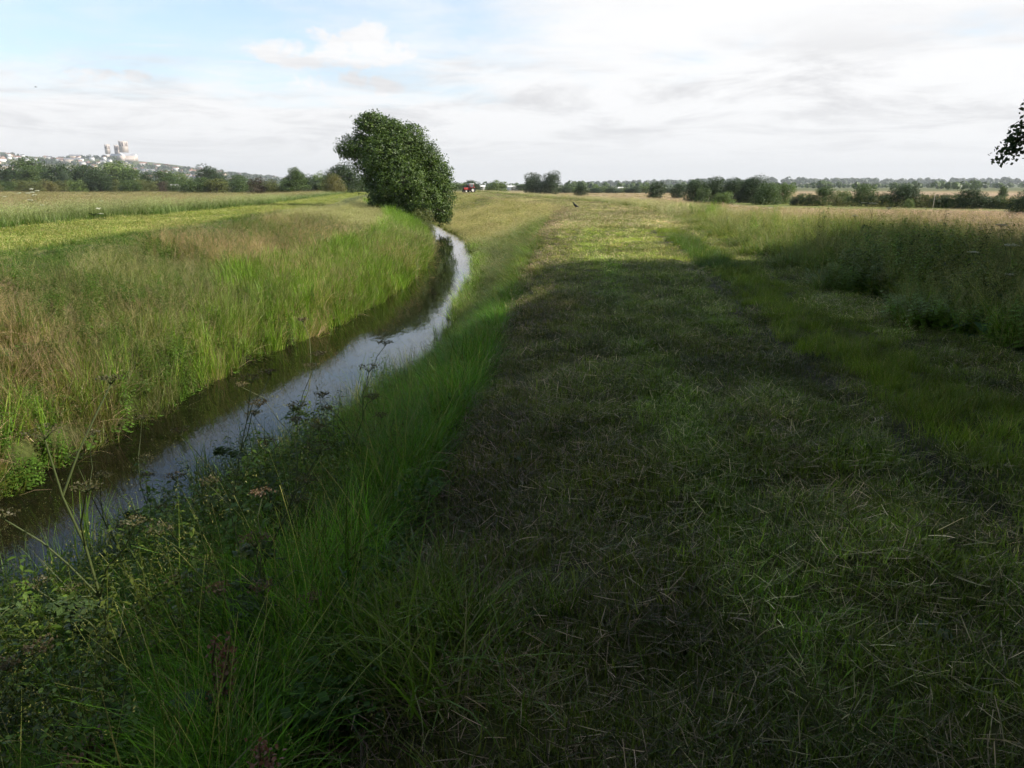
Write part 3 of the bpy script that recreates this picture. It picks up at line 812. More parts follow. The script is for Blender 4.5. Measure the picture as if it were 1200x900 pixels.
# ------------------------------------------------------------------ trees
def crown_bag(lobes, n_clump, per, leaf, spread, c0, c1, r, inner=0.25, outw=0.8, zcut=None):
    """leaf clumps over and inside the lobes of a crown"""
    b = Bag()
    lobes = np.array([tuple(c) + tuple(q) for c, q in lobes], float)
    area = (lobes[:, 3] * lobes[:, 4] * lobes[:, 5]) ** (2 / 3)
    k = r.choice(len(lobes), n_clump, p=area / area.sum())
    d = r.normal(0, 1, (n_clump, 3)); d /= np.linalg.norm(d, axis=1)[:, None]
    rr = np.where(r.random(n_clump) < inner, r.uniform(0.35, 0.85, n_clump), r.normal(0.95, 0.07, n_clump))
    c = lobes[k, :3] + d * lobes[k, 3:6] * rr[:, None]
    m = r.random(n_clump)[:, None]
    cc = np.array(c0) * (1 - m) + np.array(c1) * m
    P = (c[:, None] + r.normal(0, spread, (n_clump, per, 3)) * np.array([1, 1, 0.7])).reshape(-1, 3)
    N = np.repeat(d, per, axis=0) * outw + r.normal(0, 0.6, (len(P), 3)) + np.array([0, 0, 0.45])
    C = np.repeat(cc, per, axis=0)
    if zcut is not None:
        q = P[:, 2] > zcut; P, N, C = P[q], N[q], C[q]
    diamonds(b, P, leaf, 0.7, C, N, r)
    return b

def limb_path(a, b_, r, n=5, wob=0.06):
    a = np.array(a, float); b_ = np.array(b_, float); L = np.linalg.norm(b_ - a)
    t = np.linspace(0, 1, n)[:, None]
    p = a + (b_ - a) * t
    p[:, 2] += np.sin(t[:, 0] * pi) * L * 0.08
    p[1:-1] += r.normal(0, wob * L, (n - 2, 3))
    return p

def trunk_bag(lobes, h0, rad, base=(0, 0, 0), lean=(0, 0), r=rng):
    b = Bag()
    top = np.array([base[0] + lean[0], base[1] + lean[1], h0])
    tp = limb_path(base, top, r, 6, 0.02)
    tube(b, tp, rad * np.array([1.5, 1.05, 0.95, 0.85, 0.75, 0.6]), (0.09, 0.07, 0.05), 8)
    for c, q in lobes:
        s0 = tp[r.integers(2, 6)]
        p = limb_path(s0, c, r)
        tube(b, p, rad * 0.5 * np.linspace(1, 0.15, len(p)), (0.09, 0.07, 0.05), 5)
        for _ in range(3):
            s1 = p[r.integers(2, 5)]
            e = np.array(c) + r.normal(0, 0.55, 3) * np.array(q)
            pp = limb_path(s1, e, r, 4)
            tube(b, pp, rad * 0.2 * np.linspace(1, 0.15, len(pp)), (0.09, 0.07, 0.05), 4)
    return b

# ---- prototypes in unit size (height 1, width 1), reused at many scales
def proto_lobes(kind, r):
    L = []
    if kind == 'round':
        for i in range(9):
            a = i * 2.4 + r.random(); q = 0.24 * (0.4 + 0.6 * r.random())
            L.append(((q * cos(a), q * sin(a), r.uniform(0.36, 0.76)), tuple(r.uniform(0.15, 0.25) * np.array([1.1, 1.1, 0.9]))))
        for i in range(5):
            a = i * 1.3 + r.random()
            L.append(((0.30 * cos(a), 0.30 * sin(a), r.uniform(0.22, 0.42)), (0.19, 0.19, 0.18)))
        for i in range(5):
            a = i * 1.3 + r.random()
            L.append(((0.2 * cos(a), 0.2 * sin(a), 0.13), (0.2, 0.2, 0.14)))
    elif kind == 'bush':
        for i in range(10):
            a = i * 2.4 + r.random(); q = 0.34 * r.random() ** 0.5
            zz = r.uniform(0.2, 0.72) * (1 - 0.6 * q)
            L.append(((q * cos(a), q * sin(a), zz), tuple(r.uniform(0.17, 0.26) * np.array([1, 1, 1.0]))))
        for i in range(6):
            a = i * 1.05; L.append(((0.3 * cos(a), 0.3 * sin(a), 0.17), (0.19, 0.19, 0.2)))
    elif kind == 'tall':
        for i in range(9):
            a = i * 2.4; zz = 0.18 + 0.72 * i / 9; q = 0.12 * (1 - zz * .5)
            w_ = 0.34 * (1 - zz) ** 0.6 + 0.05
            L.append(((q * cos(a), q * sin(a), zz), (w_, w_, 0.12)))
        L.append(((0, 0, 0.93), (0.05, 0.05, 0.08)))
    elif kind == 'multi':
        for sx in (-0.27, 0.25):
            for i in range(7):
                a = i * 2.4 + r.random(); q = 0.12 * r.random()
                L.append(((sx + q * cos(a), q * sin(a), r.uniform(0.25, 0.8) if i else 0.86), tuple(r.uniform(0.13, 0.2) * np.array([1, 1, 0.9]))))
        for i in range(4): L.append(((r.uniform(-.3, .3), r.uniform(-.1, .1), 0.22), (0.2, 0.2, 0.16)))
    return L
GREENS = dict(dark=((0.03, 0.056, 0.018), (0.055, 0.09, 0.026)), mid=((0.06, 0.10, 0.024), (0.095, 0.145, 0.034)),
              light=((0.11, 0.165, 0.04), (0.16, 0.22, 0.06)), olive=((0.10, 0.12, 0.03), (0.16, 0.175, 0.05)),
              yellow=((0.13, 0.13, 0.035), (0.20, 0.18, 0.06)), brown=((0.055, 0.045, 0.025), (0.10, 0.075, 0.04)),
              blue=((0.05, 0.08, 0.04), (0.075, 0.11, 0.055)))
PROTO = {}
def proto(kind, tone, var, detail=1):
    key = (kind, tone, var, detail)
    if key not in PROTO:
        r = np.random.default_rng(abs(hash(str(key).encode().hex())) % 1 + 5 + var * 7 + len(kind) * 13 + len(tone) * 3)
        lb = proto_lobes(kind, r)
        n = {0: 260, 1: 1100, 2: 2200}[detail]; leaf = {0: 0.055, 1: 0.038, 2: 0.027}[detail]
        cb = crown_bag(lb, n, 7, leaf, leaf * 0.9, *GREENS[tone], r, 0.3, 0.8, 0.01)
        V, Q, C = cb.done()
        V[:, 2] = np.clip(V[:, 2], 0.0, None); V[:, 2] /= np.percentile(V[:, 2], 99.8)
        ext = np.percentile(np.abs(V[:, :1]), 99); V[:, :2] *= 0.5 / ext
        me_c = quad_mesh('crown', V, Q, M_LEAF, C, 'LIB').data
        tb = trunk_bag(lb[:6], 0.4, 0.028 if kind != 'bush' else 0.016, r=r)
        V, Q, C = tb.done(); V[:, :2] *= 0.9; V[:, 2] -= 0.01
        me_t = quad_mesh('trunk', V, Q, M_BARK, C, 'LIB').data
        PROTO[key] = (me_c, me_t)
    return PROTO[key]

def add_tree(name, u, vtop, wpx, d, kind, tone, var, label, cat='tree', group=None, detail=1, zbase=None, sink=0.0, rz=None):
    a, b_ = ray(u, vtop)
    x_ = a * d; zt = EYE + b_ * d
    z0 = float(height(np.array([x_]), np.array([float(d)]))[0]) if zbase is None else zbase
    h = max(zt - z0 + sink, 0.5); w = wpx / FPX * d * 0.967
    e = empty(name, (x_, d, z0 - 0.05 - sink), random.random() * 6.28 if rz is None else rz, (w, w, h))
    mc, mt = proto(kind, tone, var, detail)
    for nm, me_ in (('crown', mc), ('trunk', mt)):
        o = bpy.data.objects.new(nm, me_); COL.objects.link(o); o.parent = e
    tag(e, label, cat, group)
    return e

# d from the foot of each tree on the field
T = add_tree
# left of the river: belt in front of the city
belt = 'trees of the belt below the city'
T('broadleaf_tree', 10, 193, 44, 400, 'round', 'dark', 0, 'dark green tree at the far left end of the tree belt', group=belt)
T('broadleaf_tree', 38, 184, 46, 450, 'round', 'mid', 1, 'tallest mid green tree near the left end, in front of the houses', group=belt)
T('broadleaf_tree', 32, 194, 30, 380, 'round', 'mid', 0, 'smaller yellowish green tree standing in front of the tallest one at the left', group=belt)
T('broadleaf_tree', 62, 191, 40, 410, 'round', 'dark', 2, 'dark broad tree between the tallest left tree and the trees below the cathedral', group=belt)
T('broadleaf_tree', 86, 192, 40, 430, 'round', 'mid', 1, 'mid green tree left of the dark tree with the pale trunks', group=belt)
T('broadleaf_tree', 74, 199, 14, 370, 'round', 'blue', 0, 'small grey green sallow in front of the belt', group=belt)
T('broadleaf_tree', 104, 193, 34, 420, 'round', 'dark', 0, 'dark tree directly behind the tree with pale trunks', group=belt)
T('broadleaf_tree', 138, 188, 52, 440, 'round', 'light', 2, 'light green tree directly below the cathedral towers', group=belt)
T('broadleaf_tree', 152, 197, 30, 400, 'round', 'mid', 0, 'green tree at the foot of the light green tree under the cathedral', group=belt)
T('broadleaf_tree', 170, 201, 20, 430, 'round', 'dark', 1, 'small dark rounded tree just right of the cathedral', group=belt)
T('broadleaf_tree', 191, 199, 34, 440, 'round', 'mid', 2, 'mid green tree between the small dark tree and the big dark dome', group=belt)
T('broadleaf_tree', 214, 202, 26, 430, 'round', 'light', 0, 'light green low tree left of the big dark dome-shaped tree', group=belt)
T('broadleaf_tree', 246, 193, 38, 400, 'round', 'dark', 2, 'big dark dome-shaped tree standing alone against the hill', detail=2)
T('broadleaf_tree', 275, 204, 34, 430, 'round', 'mid', 1, 'mid green tree right of the big dark dome-shaped tree', group=belt)
T('broadleaf_tree', 200, 206, 30, 400, 'round', 'mid', 0, 'mid green low tree behind the hedge left of the dome-shaped tree', group=belt)
T('broadleaf_tree', 115, 198, 28, 330, 'round', 'dark', 1, 'dark green tree with pale trunks rising out of the hedge', detail=2)
for i, (u_, vt, w_, tone) in enumerate([(-12,210,26,'olive'),(4,211,22,'mid'),(20,210,24,'olive'),(38,211,24,'olive'),(55,210,24,'yellow'),(72,211,24,'olive'),(90,210,22,'light'),(100,212,20,'olive'),
        (136,210,24,'olive'),(152,211,26,'mid'),(170,210,24,'olive'),(186,212,26,'brown'),(205,212,18,'mid'),(150,215,20,'mid'),(120,216,24,'mid')]):
    T('hedge_bush', u_, vt, w_, 325 + (i % 3) * 5, 'bush', tone, i % 3, 'low olive green bush in the hedge along the left field, below the cathedral', 'bush', 'bushes of the left hedge', 1, sink=0.4)
for u_, vt, w_, tone, lab in [(228, 207, 34, 'mid', 'rounded bush left in the pair in front of the big dark dome-shaped tree'), (253, 209, 36, 'olive', 'rounded bush right in the pair in front of the big dark dome-shaped tree'),
        (283, 209, 26, 'mid', 'green bush left of the brown bush by the pale elder'), (302, 207, 26, 'brown', 'dark brown leaved bush beside the pale blossoming elder'), (320, 210, 24, 'olive', 'elder bush dotted with pale blossom'),
        (334, 208, 22, 'mid', 'green bush between the elder and the pointed tree'), (360, 203, 40, 'blue', 'grey green willow right of the pointed tree'), (378, 201, 34, 'light', 'pale green willow behind the yellowish hawthorn')]:
    T('field_bush', u_, vt, w_, 235 if u_ > 290 else 290, 'bush', tone, int(u_) % 3, lab, 'bush', None, 1, sink=0.3)
T('pointed_tree', 346, 196, 30, 225, 'tall', 'mid', 1, 'pointed green tree with a thin leading shoot on the left bank horizon', detail=2)
T('broadleaf_tree', 402, 190, 44, 190, 'round', 'dark', 0, 'dark rounded tree left of the big leaning tree', detail=2)
T('hawthorn', 391, 203, 26, 170, 'bush', 'yellow', 1, 'yellowish hawthorn bush in front of the dark rounded tree', 'bush', detail=2)
T('broadleaf_tree', 424, 206, 22, 230, 'round', 'mid', 1, 'small green tree seen just left of the big leaning tree')
# beyond the river bend
T('willow', 540, 214, 34, 420, 'bush', 'light', 0, 'pale willow on the skyline behind the tractor')
T('broadleaf_tree', 554, 211, 22, 360, 'round', 'dark', 1, 'dark small tree right of the tractor')
T('willow', 581, 211, 30, 330, 'bush', 'light', 2, 'pale green dome of willow right of the dark small tree')
T('broadleaf_tree', 610, 216, 22, 600, 'round', 'mid', 0, 'low green tree before the white sheds')
T('broadleaf_tree', 625, 202, 25, 330, 'round', 'dark', 1, 'left one of the twin dark trees in the hay field', detail=2)
T('broadleaf_tree', 645, 200, 28, 325, 'round', 'dark', 2, 'right one of the twin dark trees in the hay field', detail=2)
T('broadleaf_tree', 681, 215, 20, 270, 'round', 'dark', 0, 'small dark rounded tree right of the twin trees')
for i, u_ in enumerate([662, 670, 697, 706, 718, 730, 742, 752, 783]):
    T('field_bush', u_, 217.5 + (i % 3), 20, 380 + 20 * (i % 2), 'bush', 'light' if i % 2 else 'blue', i % 3, 'pale green bush in the row far behind the hay field', 'bush', 'pale bushes behind the hay field')
T('broadleaf_tree', 769, 212, 22, 210, 'round', 'dark', 1, 'dark tree left of the dark grove, at the left end of the hay field hedge')
T('broadleaf_tree', 795, 214, 18, 215, 'round', 'dark', 2, 'small dark tree between the lone dark tree and the grove')
gr = 'dark trees of the grove'
for u_, vt, w_, var, lab in [(816, 211, 26, 0, 'dark tree forming the left end of the dark grove'), (837, 207.5, 28, 1, 'dark tree second from the left in the dark grove'), (859, 209, 28, 2, 'dark tree in the middle of the dark grove'), (885, 206, 34, 0, 'tallest dark tree at the right end of the dark grove')]:
    T('broadleaf_tree', u_, vt - 1, w_ + 4, 160, 'round', 'dark', var, lab, group=gr, detail=2)
T('broadleaf_tree', 873, 211, 22, 168, 'round', 'dark', 1, 'dark tree filling in behind the tallest tree of the grove', group=gr)
T('broadleaf_tree', 823, 218, 18, 148, 'bush', 'mid', 1, 'small green bush in front of the left part of the grove', 'bush')
T('broadleaf_tree', 849, 224, 30, 142, 'bush', 'light', 0, 'light green low dome of bush in front of the grove', 'bush')
T('broadleaf_tree', 899, 214, 34, 144, 'bush', 'mid', 2, 'mid green rounded tree in front of the right end of the grove', detail=2)
T('willow', 917, 215, 30, 150, 'bush', 'light', 1, 'paler green bush leaning right beside the mid green rounded tree', 'bush', detail=2)
T('hawthorn', 967, 218, 28, 134, 'round', 'mid', 2, 'airy green hawthorn left of the round dark bush', detail=2)
T('hawthorn', 990, 222, 20, 150, 'bush', 'light', 0, 'pale bush between the airy hawthorn and the round dark tree', 'bush')
T('broadleaf_tree', 1012, 214.5, 34, 132, 'bush', 'mid', 1, 'round green tree at the left end of the right hedge', detail=2)
T('broadleaf_tree', 1062, 215, 40, 128, 'round', 'dark', 0, 'broad dark tree left of the white post', detail=2)
T('field_bush', 1066, 232, 12, 122, 'bush', 'light', 2, 'tiny light green bush in front of the broad dark tree', 'bush')
T('broadleaf_tree', 1143, 219, 36, 118, 'round', 'dark', 2, 'dark rounded tree right of the white post', detail=2)
T('pointed_tree', 1177, 218, 12, 220, 'tall', 'mid', 0, 'slim pointed tree behind the right hedge')
T('broadleaf_tree', 1203, 222, 34, 88, 'round', 'dark', 1, 'dark tree cut by the right edge of the picture', detail=2)
for i, (u_, vt, w_) in enumerate((a_, b_ + 2, c_) for a_, b_, c_ in [(936,224,18),(948,224,22),(985,226,22),(1030,223,24),(1040,226,24),(1086,224,26),(1102,225,24),(1118,224,26),(1128,226,20),(1160,227,24),(1175,227,24),(1188,228,22),(1215,228,26)]):
    T('hedge_bush', u_, vt, w_, 136 - (u_ - 936) * 0.08, 'bush', ('dark', 'mid', 'olive')[i % 3], i % 3, 'low dark bush in the hedge behind the hay field on the right', 'bush', 'bushes of the right hedge', 1, sink=0.2)

# ---- the big tree leaning over the water
def lobe(u, v, d, wr, hr=None, dr=None):
    a, b_ = ray(u, v); k = d / FPX
    return ((a * d, d, EYE + b_ * d), (wr * k, (dr or wr) * k, (hr or wr) * k))
BT = 66.0
r = np.random.default_rng(5)
big_l = [lobe(440, 152, BT, 22, 17), lobe(418, 172, BT, 20, 13), lobe(466, 168, BT - 1, 20, 18), lobe(485, 188, BT, 22, 20), lobe(450, 182, BT - 2, 26, 22),
         lobe(505, 205, BT, 22, 22), lobe(470, 210, BT - 2.5, 28, 22), lobe(515, 228, BT - 1, 17, 20), lobe(455, 226, BT - 1, 24, 13), lobe(495, 232, BT - 2.5, 22, 17),
         lobe(512, 247, BT - 1.5, 15, 14), lobe(444, 206, BT, 16, 20), lobe(478, 190, BT + 2.5, 26, 26), lobe(460, 170, BT + 2, 24, 20), lobe(500, 215, BT + 2.5, 22, 22), lobe(408, 178, BT, 12, 7), lobe(434, 143, BT, 15, 9), lobe(455, 152, BT, 15, 12), lobe(480, 162, BT, 18, 15), lobe(427, 190, BT, 13, 10), lobe(438, 206, BT, 12, 14), lobe(500, 184, BT, 15, 15), lobe(511, 208, BT, 14, 16), lobe(448, 240, BT - 1, 16, 9), lobe(468, 243, BT - 2, 20, 9), lobe(490, 246, BT - 2.5, 18, 10), lobe(520, 252, BT - 1, 9, 10)]
root = empty('leaning_tree', (0, 0, 0))
cb = crown_bag(big_l, 8500, 13, 0.145, 0.15, (0.032, 0.065, 0.013), (0.115, 0.175, 0.03), r, 0.2, 0.8, WATER_Z + 0.25)
# loose outer sprays
sp = crown_bag([(c, tuple(np.array(q) * 1.21)) for c, q in big_l], 900, 10, 0.15, 0.13, (0.05, 0.09, 0.02), (0.09, 0.14, 0.03), r, 0.0, 0.5, WATER_Z + 0.25)
V1, Q1, C1 = cb.done(); V2, Q2, C2 = sp.done()
bx_, by_ = ray(462, 240)[0] * BT, BT
bz_ = float(height(np.array([bx_]), np.array([by_]))[0])
off = np.array([bx_, by_, bz_])
quad_mesh('crown', np.concatenate([V1, V2]) - off, np.concatenate([Q1, Q2 + len(V1)]), M_LEAF, np.concatenate([C1, C2]), root)
tb = trunk_bag([(tuple(np.array(c) - off), q) for c, q in big_l], 2.2, 0.42, (0, 0, -0.2), (0.5, 0), r)
tb.obj('trunk', M_BARK, root, True)
root.location = off
tag(root, 'big dark green tree leaning right over the river, lowest leaves touching the water', 'tree')
# reddish shrub at its foot
T('bramble_bush', 492, 244, 36, 60, 'bush', 'olive', 2, 'low bramble below the big leaning tree', 'bush', detail=2)

# ---- trees on the right and behind the viewer that shade the near bank
def shade_tree(x_, y_, h, R_, seed, label, n=1400, low=0.25, extra=()):
    r = np.random.default_rng(seed)
    lb = []
    for i in range(13):
        a = i * 2.4 + r.random(); q = R_ * 0.62 * r.random() ** 0.5
        zc = h * r.uniform(low + 0.12, 0.86) - q * 0.3
        s_ = R_ * r.uniform(0.32, 0.48)
        lb.append(((q * cos(a), q * sin(a), zc), (s_, s_, s_ * 0.8)))
    z0 = float(height(np.array([x_]), np.array([float(y_)]))[0])
    e = empty('shade_tree', (x_, y_, z0))
    lb2 = lb + list(extra)
    crown_bag(lb2, int(n * 1.5), 14, 0.34, 0.34, (0.03, 0.055, 0.015), (0.055, 0.09, 0.022), r, 0.45, 0.6, h * low * 0.6 if not extra else 1.2).obj('crown', M_LEAF, e)
    trunk_bag(lb, h * 0.4, 0.22, (0, 0, -0.2), (0.2, 0.1), r).obj('trunk', M_BARK, e, True)
    tag(e, label, 'tree')
    return e
edge_tree = shade_tree(13.6, 12.5, 11.5, 4.6, 1, 'leafy tree whose low left branch hangs into the picture at the right edge', 1500, 0.22)
shade_tree(13.2, 8.0, 12.5, 4.8, 2, 'leafy tree standing right of the bank, out of the picture', 1300, 0.12)
shade_tree(12.6, 3.2, 13.0, 5.0, 3, 'leafy tree right of the bank beside the viewer', 1300, 0.12)
shade_tree(11.8, -2.2, 13.0, 5.0, 8, 'second leafy tree right of the bank, just behind the viewer', 1300, 0.12)
shade_tree(9.5, -8.5, 13.0, 5.2, 4, 'leafy tree behind the viewer on the right', 1300, 0.15)
shade_tree(2.0, -8.5, 12.5, 6.0, 5, 'leafy tree directly behind the viewer', 1500, 0.15)
shade_tree(-6.5, -11.0, 11.5, 5.5, 6, 'leafy tree behind the viewer across the river', 1300, 0.12)
shade_tree(6.0, -4.0, 13.5, 5.0, 7, 'added unseen tall tree whose crown blocks the sky over the viewer', 1500, 0.42)  # added out of view to block sky light above the near bank
# the spray of leaves that enters the frame
r = np.random.default_rng(9)
sx_, sz_ = ray(1197, 155); D = 12.0
b = Bag()
cx = np.array([sx_ * D, D, EYE + sz_ * D])
o_ = np.array([12.4, 12.3, 4.4])
rel = o_ - np.array(edge_tree.location)
twigs = []
for du, dv in [(-12, -3), (-8, 16), (-4, -14), (2, 22), (-10, 28), (4, -28), (-2, 6), (3, 8), (8, -8), (12, 14), (10, 20)]:
    a, b2 = ray(1197 + du, 155 + dv)
    twigs.append(np.array([a * D, D + r.normal(0, .25), EYE + b2 * D]))
hub = cx + np.array([0.55, 0.1, 0.25])
tube(b, limb_path(o_, hub, r, 6, 0.03) - o_, np.linspace(0.06, 0.02, 6), (0.08, 0.06, 0.045), 6)
for t_ in twigs: tube(b, limb_path(hub, t_, r, 4, 0.05) - o_, np.linspace(0.012, 0.004, 4), (0.08, 0.06, 0.045), 4)
e = b.obj('hanging_branch', M_BARK, edge_tree); e.location = rel
b = Bag()
for t_ in twigs:
    P = t_ + r.normal(0, 0.07, (60, 3)) - o_
    diamonds(b, P, 0.075, 0.6, (0.04, 0.065, 0.02), None, r)
b.obj('foliage', M_LEAF, e)

# ---- far wood: too many to count
def far_wood(name, pts, hs, tone, n_leaf=26, leaf=3.2):
    b = Bag(); r = np.random.default_rng(len(pts))
    for (x_, y_, z_), h in zip(pts, hs):
        n = n_leaf
        d = r.normal(0, 1, (n, 3)); d /= np.linalg.norm(d, axis=1)[:, None]
        P = np.array([x_, y_, z_ + h * 0.5]) + d * np.array([h * 0.6, h * 0.6, h * 0.5]) * r.uniform(0.7, 1.0, n)[:, None]
        m_ = r.random()
        diamonds(b, P, h * 0.55, 0.8, np.array(GREENS[tone][0]) * (1 - m_) + np.array(GREENS[tone][1]) * m_, d, r)
    o = b.obj(name, M_LEAF); tag(o, kind='stuff'); return o
def hill_pts(n, x0, x1, y0, y1, hmin, hmax, r, clump=0.5):
    x_ = r.uniform(x0, x1, n); y_ = r.uniform(y0, y1, n)
    k = fbm(x_ + 500, y_ * 1.0 + 900, 0.006, 3) > clump
    x_, y_ = x_[k], y_[k]; z_ = height(x_, y_, False)
    return np.stack([x_, y_, z_], 1), r.uniform(hmin, hmax, len(x_))
r = np.random.default_rng(77)
p1, h1 = hill_pts(1500, -2700, -500, 2300, 3360, 9, 19, r, 0.45)
far_wood('hillside_wood', p1, h1, 'blue')
p1, h1 = hill_pts(900, 250, 3300, 2500, 3400, 8, 22, r, 0.40)
far_wood('ridge_wood', p1, h1, 'blue')
x_ = r.uniform(250, 3000, 330); y_ = r.uniform(3200, 3400, 330)
far_wood('skyline_wood', np.stack([x_, y_, height(x_, y_, False)], 1), r.uniform(8, 20, 330) * (0.7 + 0.8 * vnoise(x_ * 0.01, x_ * 0)), 'blue')
p1, h1 = hill_pts(1100, -900, 1400, 700, 2200, 5, 10, r, 0.35)
far_wood('plain_wood', p1, h1, 'mid')

# ------------------------------------------------------------------ the city on the hill
def box(b, x0, x1, y0, y1, z0, z1, col=(1, 1, 1)):
    V = np.array([(x0, y0, z0), (x1, y0, z0), (x1, y1, z0), (x0, y1, z0), (x0, y0, z1), (x1, y0, z1), (x1, y1, z1), (x0, y1, z1)], float)
    b.add(V, np.array([(0, 3, 2, 1), (4, 5, 6, 7), (0, 1, 5, 4), (1, 2, 6, 5), (2, 3, 7, 6), (3, 0, 4, 7)]), np.array(col))
def gable(b, x0, x1, y0, y1, z0, z1, ov=0.4):
    """ridge along x"""
    ym = (y0 + y1) / 2
    V = np.array([(x0 - ov, y0 - ov, z0), (x1 + ov, y0 - ov, z0), (x1 + ov, y1 + ov, z0), (x0 - ov, y1 + ov, z0), (x0 - ov, ym, z1), (x1 + ov, ym, z1)], float)
    b.add(V, np.array([(0, 1, 5, 4), (2, 3, 4, 5), (0, 3, 2, 1), (1, 2, 5, 5), (3, 0, 4, 4)]), np.array((1, 1, 1)))
def gable_obj(name, args, mat, parent):
    x0, x1, y0, y1, z0, z1, ov = args
    ym = (y0 + y1) / 2
    V = [(x0 - ov, y0 - ov, z0), (x1 + ov, y0 - ov, z0), (x1 + ov, y1 + ov, z0), (x0 - ov, y1 + ov, z0), (x0 - ov, ym, z1), (x1 + ov, ym, z1)]
    return link_mesh(name, V, [(0, 1, 5, 4), (2, 3, 4, 5), (0, 3, 2, 1), (1, 2, 5), (3, 0, 4)], mat, None, parent)
def box_obj(name, bx, mat, parent):
    b = Bag(); box(b, *bx); return b.obj(name, mat, parent)

CD = 3380.0
cx_ = ray(129, 185)[0] * CD
cath = empty('cathedral', (cx_, CD, 110), radians(-8))
tag(cath, 'pale stone cathedral with twin west towers and a taller central tower on the hilltop', 'cathedral')
box_obj('nave', (8, 124, -10, 10, -6, 17), M_STONE, cath)
gable_obj('nave_roof', (8, 124, -10, 10, 17, 26, 0.6), M_LEAD, cath)
box_obj('aisle', (8, 124, -17, -10.2, -6, 9), M_STONE, cath)
b = Bag(); box(b, 58, 80, -30, 30, -6, 17); b.obj('transept', M_STONE, cath)
V = [(57.6, -30.4, 17), (80.4, -30.4, 17), (80.4, 30.4, 17), (57.6, 30.4, 17), (69, -30.4, 26), (69, 30.4, 26)]
link_mesh('transept_roof', V, [(0, 3, 5, 4), (1, 4, 5, 2), (0, 4, 1), (3, 2, 5), (0, 1, 2, 3)], M_LEAD, None, cath)
box_obj('west_front', (-4, 7.8, -24, 24, -6, 20), M_STONE, cath)
def tower(parent, name, x0, x1, y0, y1, z0, z1, pin):
    t = box_obj(name, (x0, x1, y0, y1, z0, z1), M_STONE, parent)
    w = x1 - x0
    za, zb_ = z1 - (z1 - z0) * 0.45, z1 - 4
    for fx in (0.16, 0.56):
        for bx_o in ((x0 + w * fx, x0 + w * (fx + 0.28), y0 - 0.15, y0 + 1, za, zb_), (x1 - 1, x1 + 0.15, y0 + w * fx, y0 + w * (fx + 0.28), za, zb_)):
            box_obj('belfry_opening', bx_o, M_OPEN, t)
    for qx in (x0 + 1.4, x1 - 1.4):
        for qy in (y0 + 1.4, y1 - 1.4):
            V = [(qx - 1.3, qy - 1.3, z1), (qx + 1.3, qy - 1.3, z1), (qx + 1.3, qy + 1.3, z1), (qx - 1.3, qy + 1.3, z1), (qx, qy, z1 + pin)]
            link_mesh('pinnacle', V, [(0, 1, 4), (1, 2, 4), (2, 3, 4), (3, 0, 4), (3, 2, 1, 0)], M_STONE, None, t)
    for fx in (0, 1):
        pass
    return t
tower(cath, 'west_tower', -3, 12, -24, -9, 25, 62, 5)
tower(cath, 'west_tower', 21 - 3, 36 - 3, 9, 24, 18, 61, 5)
tower(cath, 'central_tower', 56, 82, -13, 13, 31.2, 76, 6)
for k in range(9):
    box_obj('window', (14 + k * 4.6, 16 + k * 4.6, -17.3, -17.0, 0, 7), M_OPEN, cath)

# houses: prototypes with wall and roof, copied over the hill
def house(wall, roof, w, d_, h):
    e = empty('terrace_house')
    f = box_obj('wall', (-w / 2, w / 2, -d_ / 2, d_ / 2, -4, h), wall, e)
    gable_obj('roof', (-w / 2, w / 2, -d_ / 2, d_ / 2, h, h + d_ * 0.42, 0.3), roof, e)
    return e
hp = [house(M_WHITE, M_SLATE, 16, 9, 7), house(M_BUFF, M_TILE, 14, 9, 7), house(M_WHITE, M_TILE, 22, 10, 9), house(M_BRICK, M_SLATE, 26, 9, 7), house(M_BUFF, M_SLATE, 34, 11, 10)]
hnames = ['house', 'house', 'house', 'terrace_house', 'apartment_house']
hlab = ['small white house with grey roof on the hillside below the cathedral', 'small buff house with red roof on the hillside below the cathedral', 'white house with red roof on the hillside below the cathedral',
        'row of red brick houses on the hillside below the cathedral', 'long buff building with grey roof on the hillside below the cathedral']
used = [False] * 5
r = np.random.default_rng(21)
count = 0
while count < 190:
    u_ = r.uniform(-30, 350); yd = r.uniform(2500, 3370)
    x_ = ray(u_, 190)[0] * yd
    if r.random() > 0.35 + 0.65 * (u_ < 240): continue
    if abs(x_ - (cx_ + 75)) < 110 and yd > 3250: continue
    z_ = float(height(np.array([x_]), np.array([yd]), False)[0])
    if z_ < 14: continue
    i = int(r.choice(5, p=[0.3, 0.22, 0.22, 0.16, 0.10]))
    e = hp[i] if not used[i] else copy_tree(hp[i])
    used[i] = True
    e.name = hnames[i]
    e.location = (x_, yd, z_); e.rotation_euler = (0, 0, r.uniform(-0.9, 0.9))
    s_ = r.uniform(0.85, 1.25); e.scale = (s_, s_, s_)
    tag(e, hlab[i], 'house', 'houses on the city hill, ' + ('white and grey', 'buff and red', 'white and red', 'brick rows', 'long buff')[i])
    count += 1
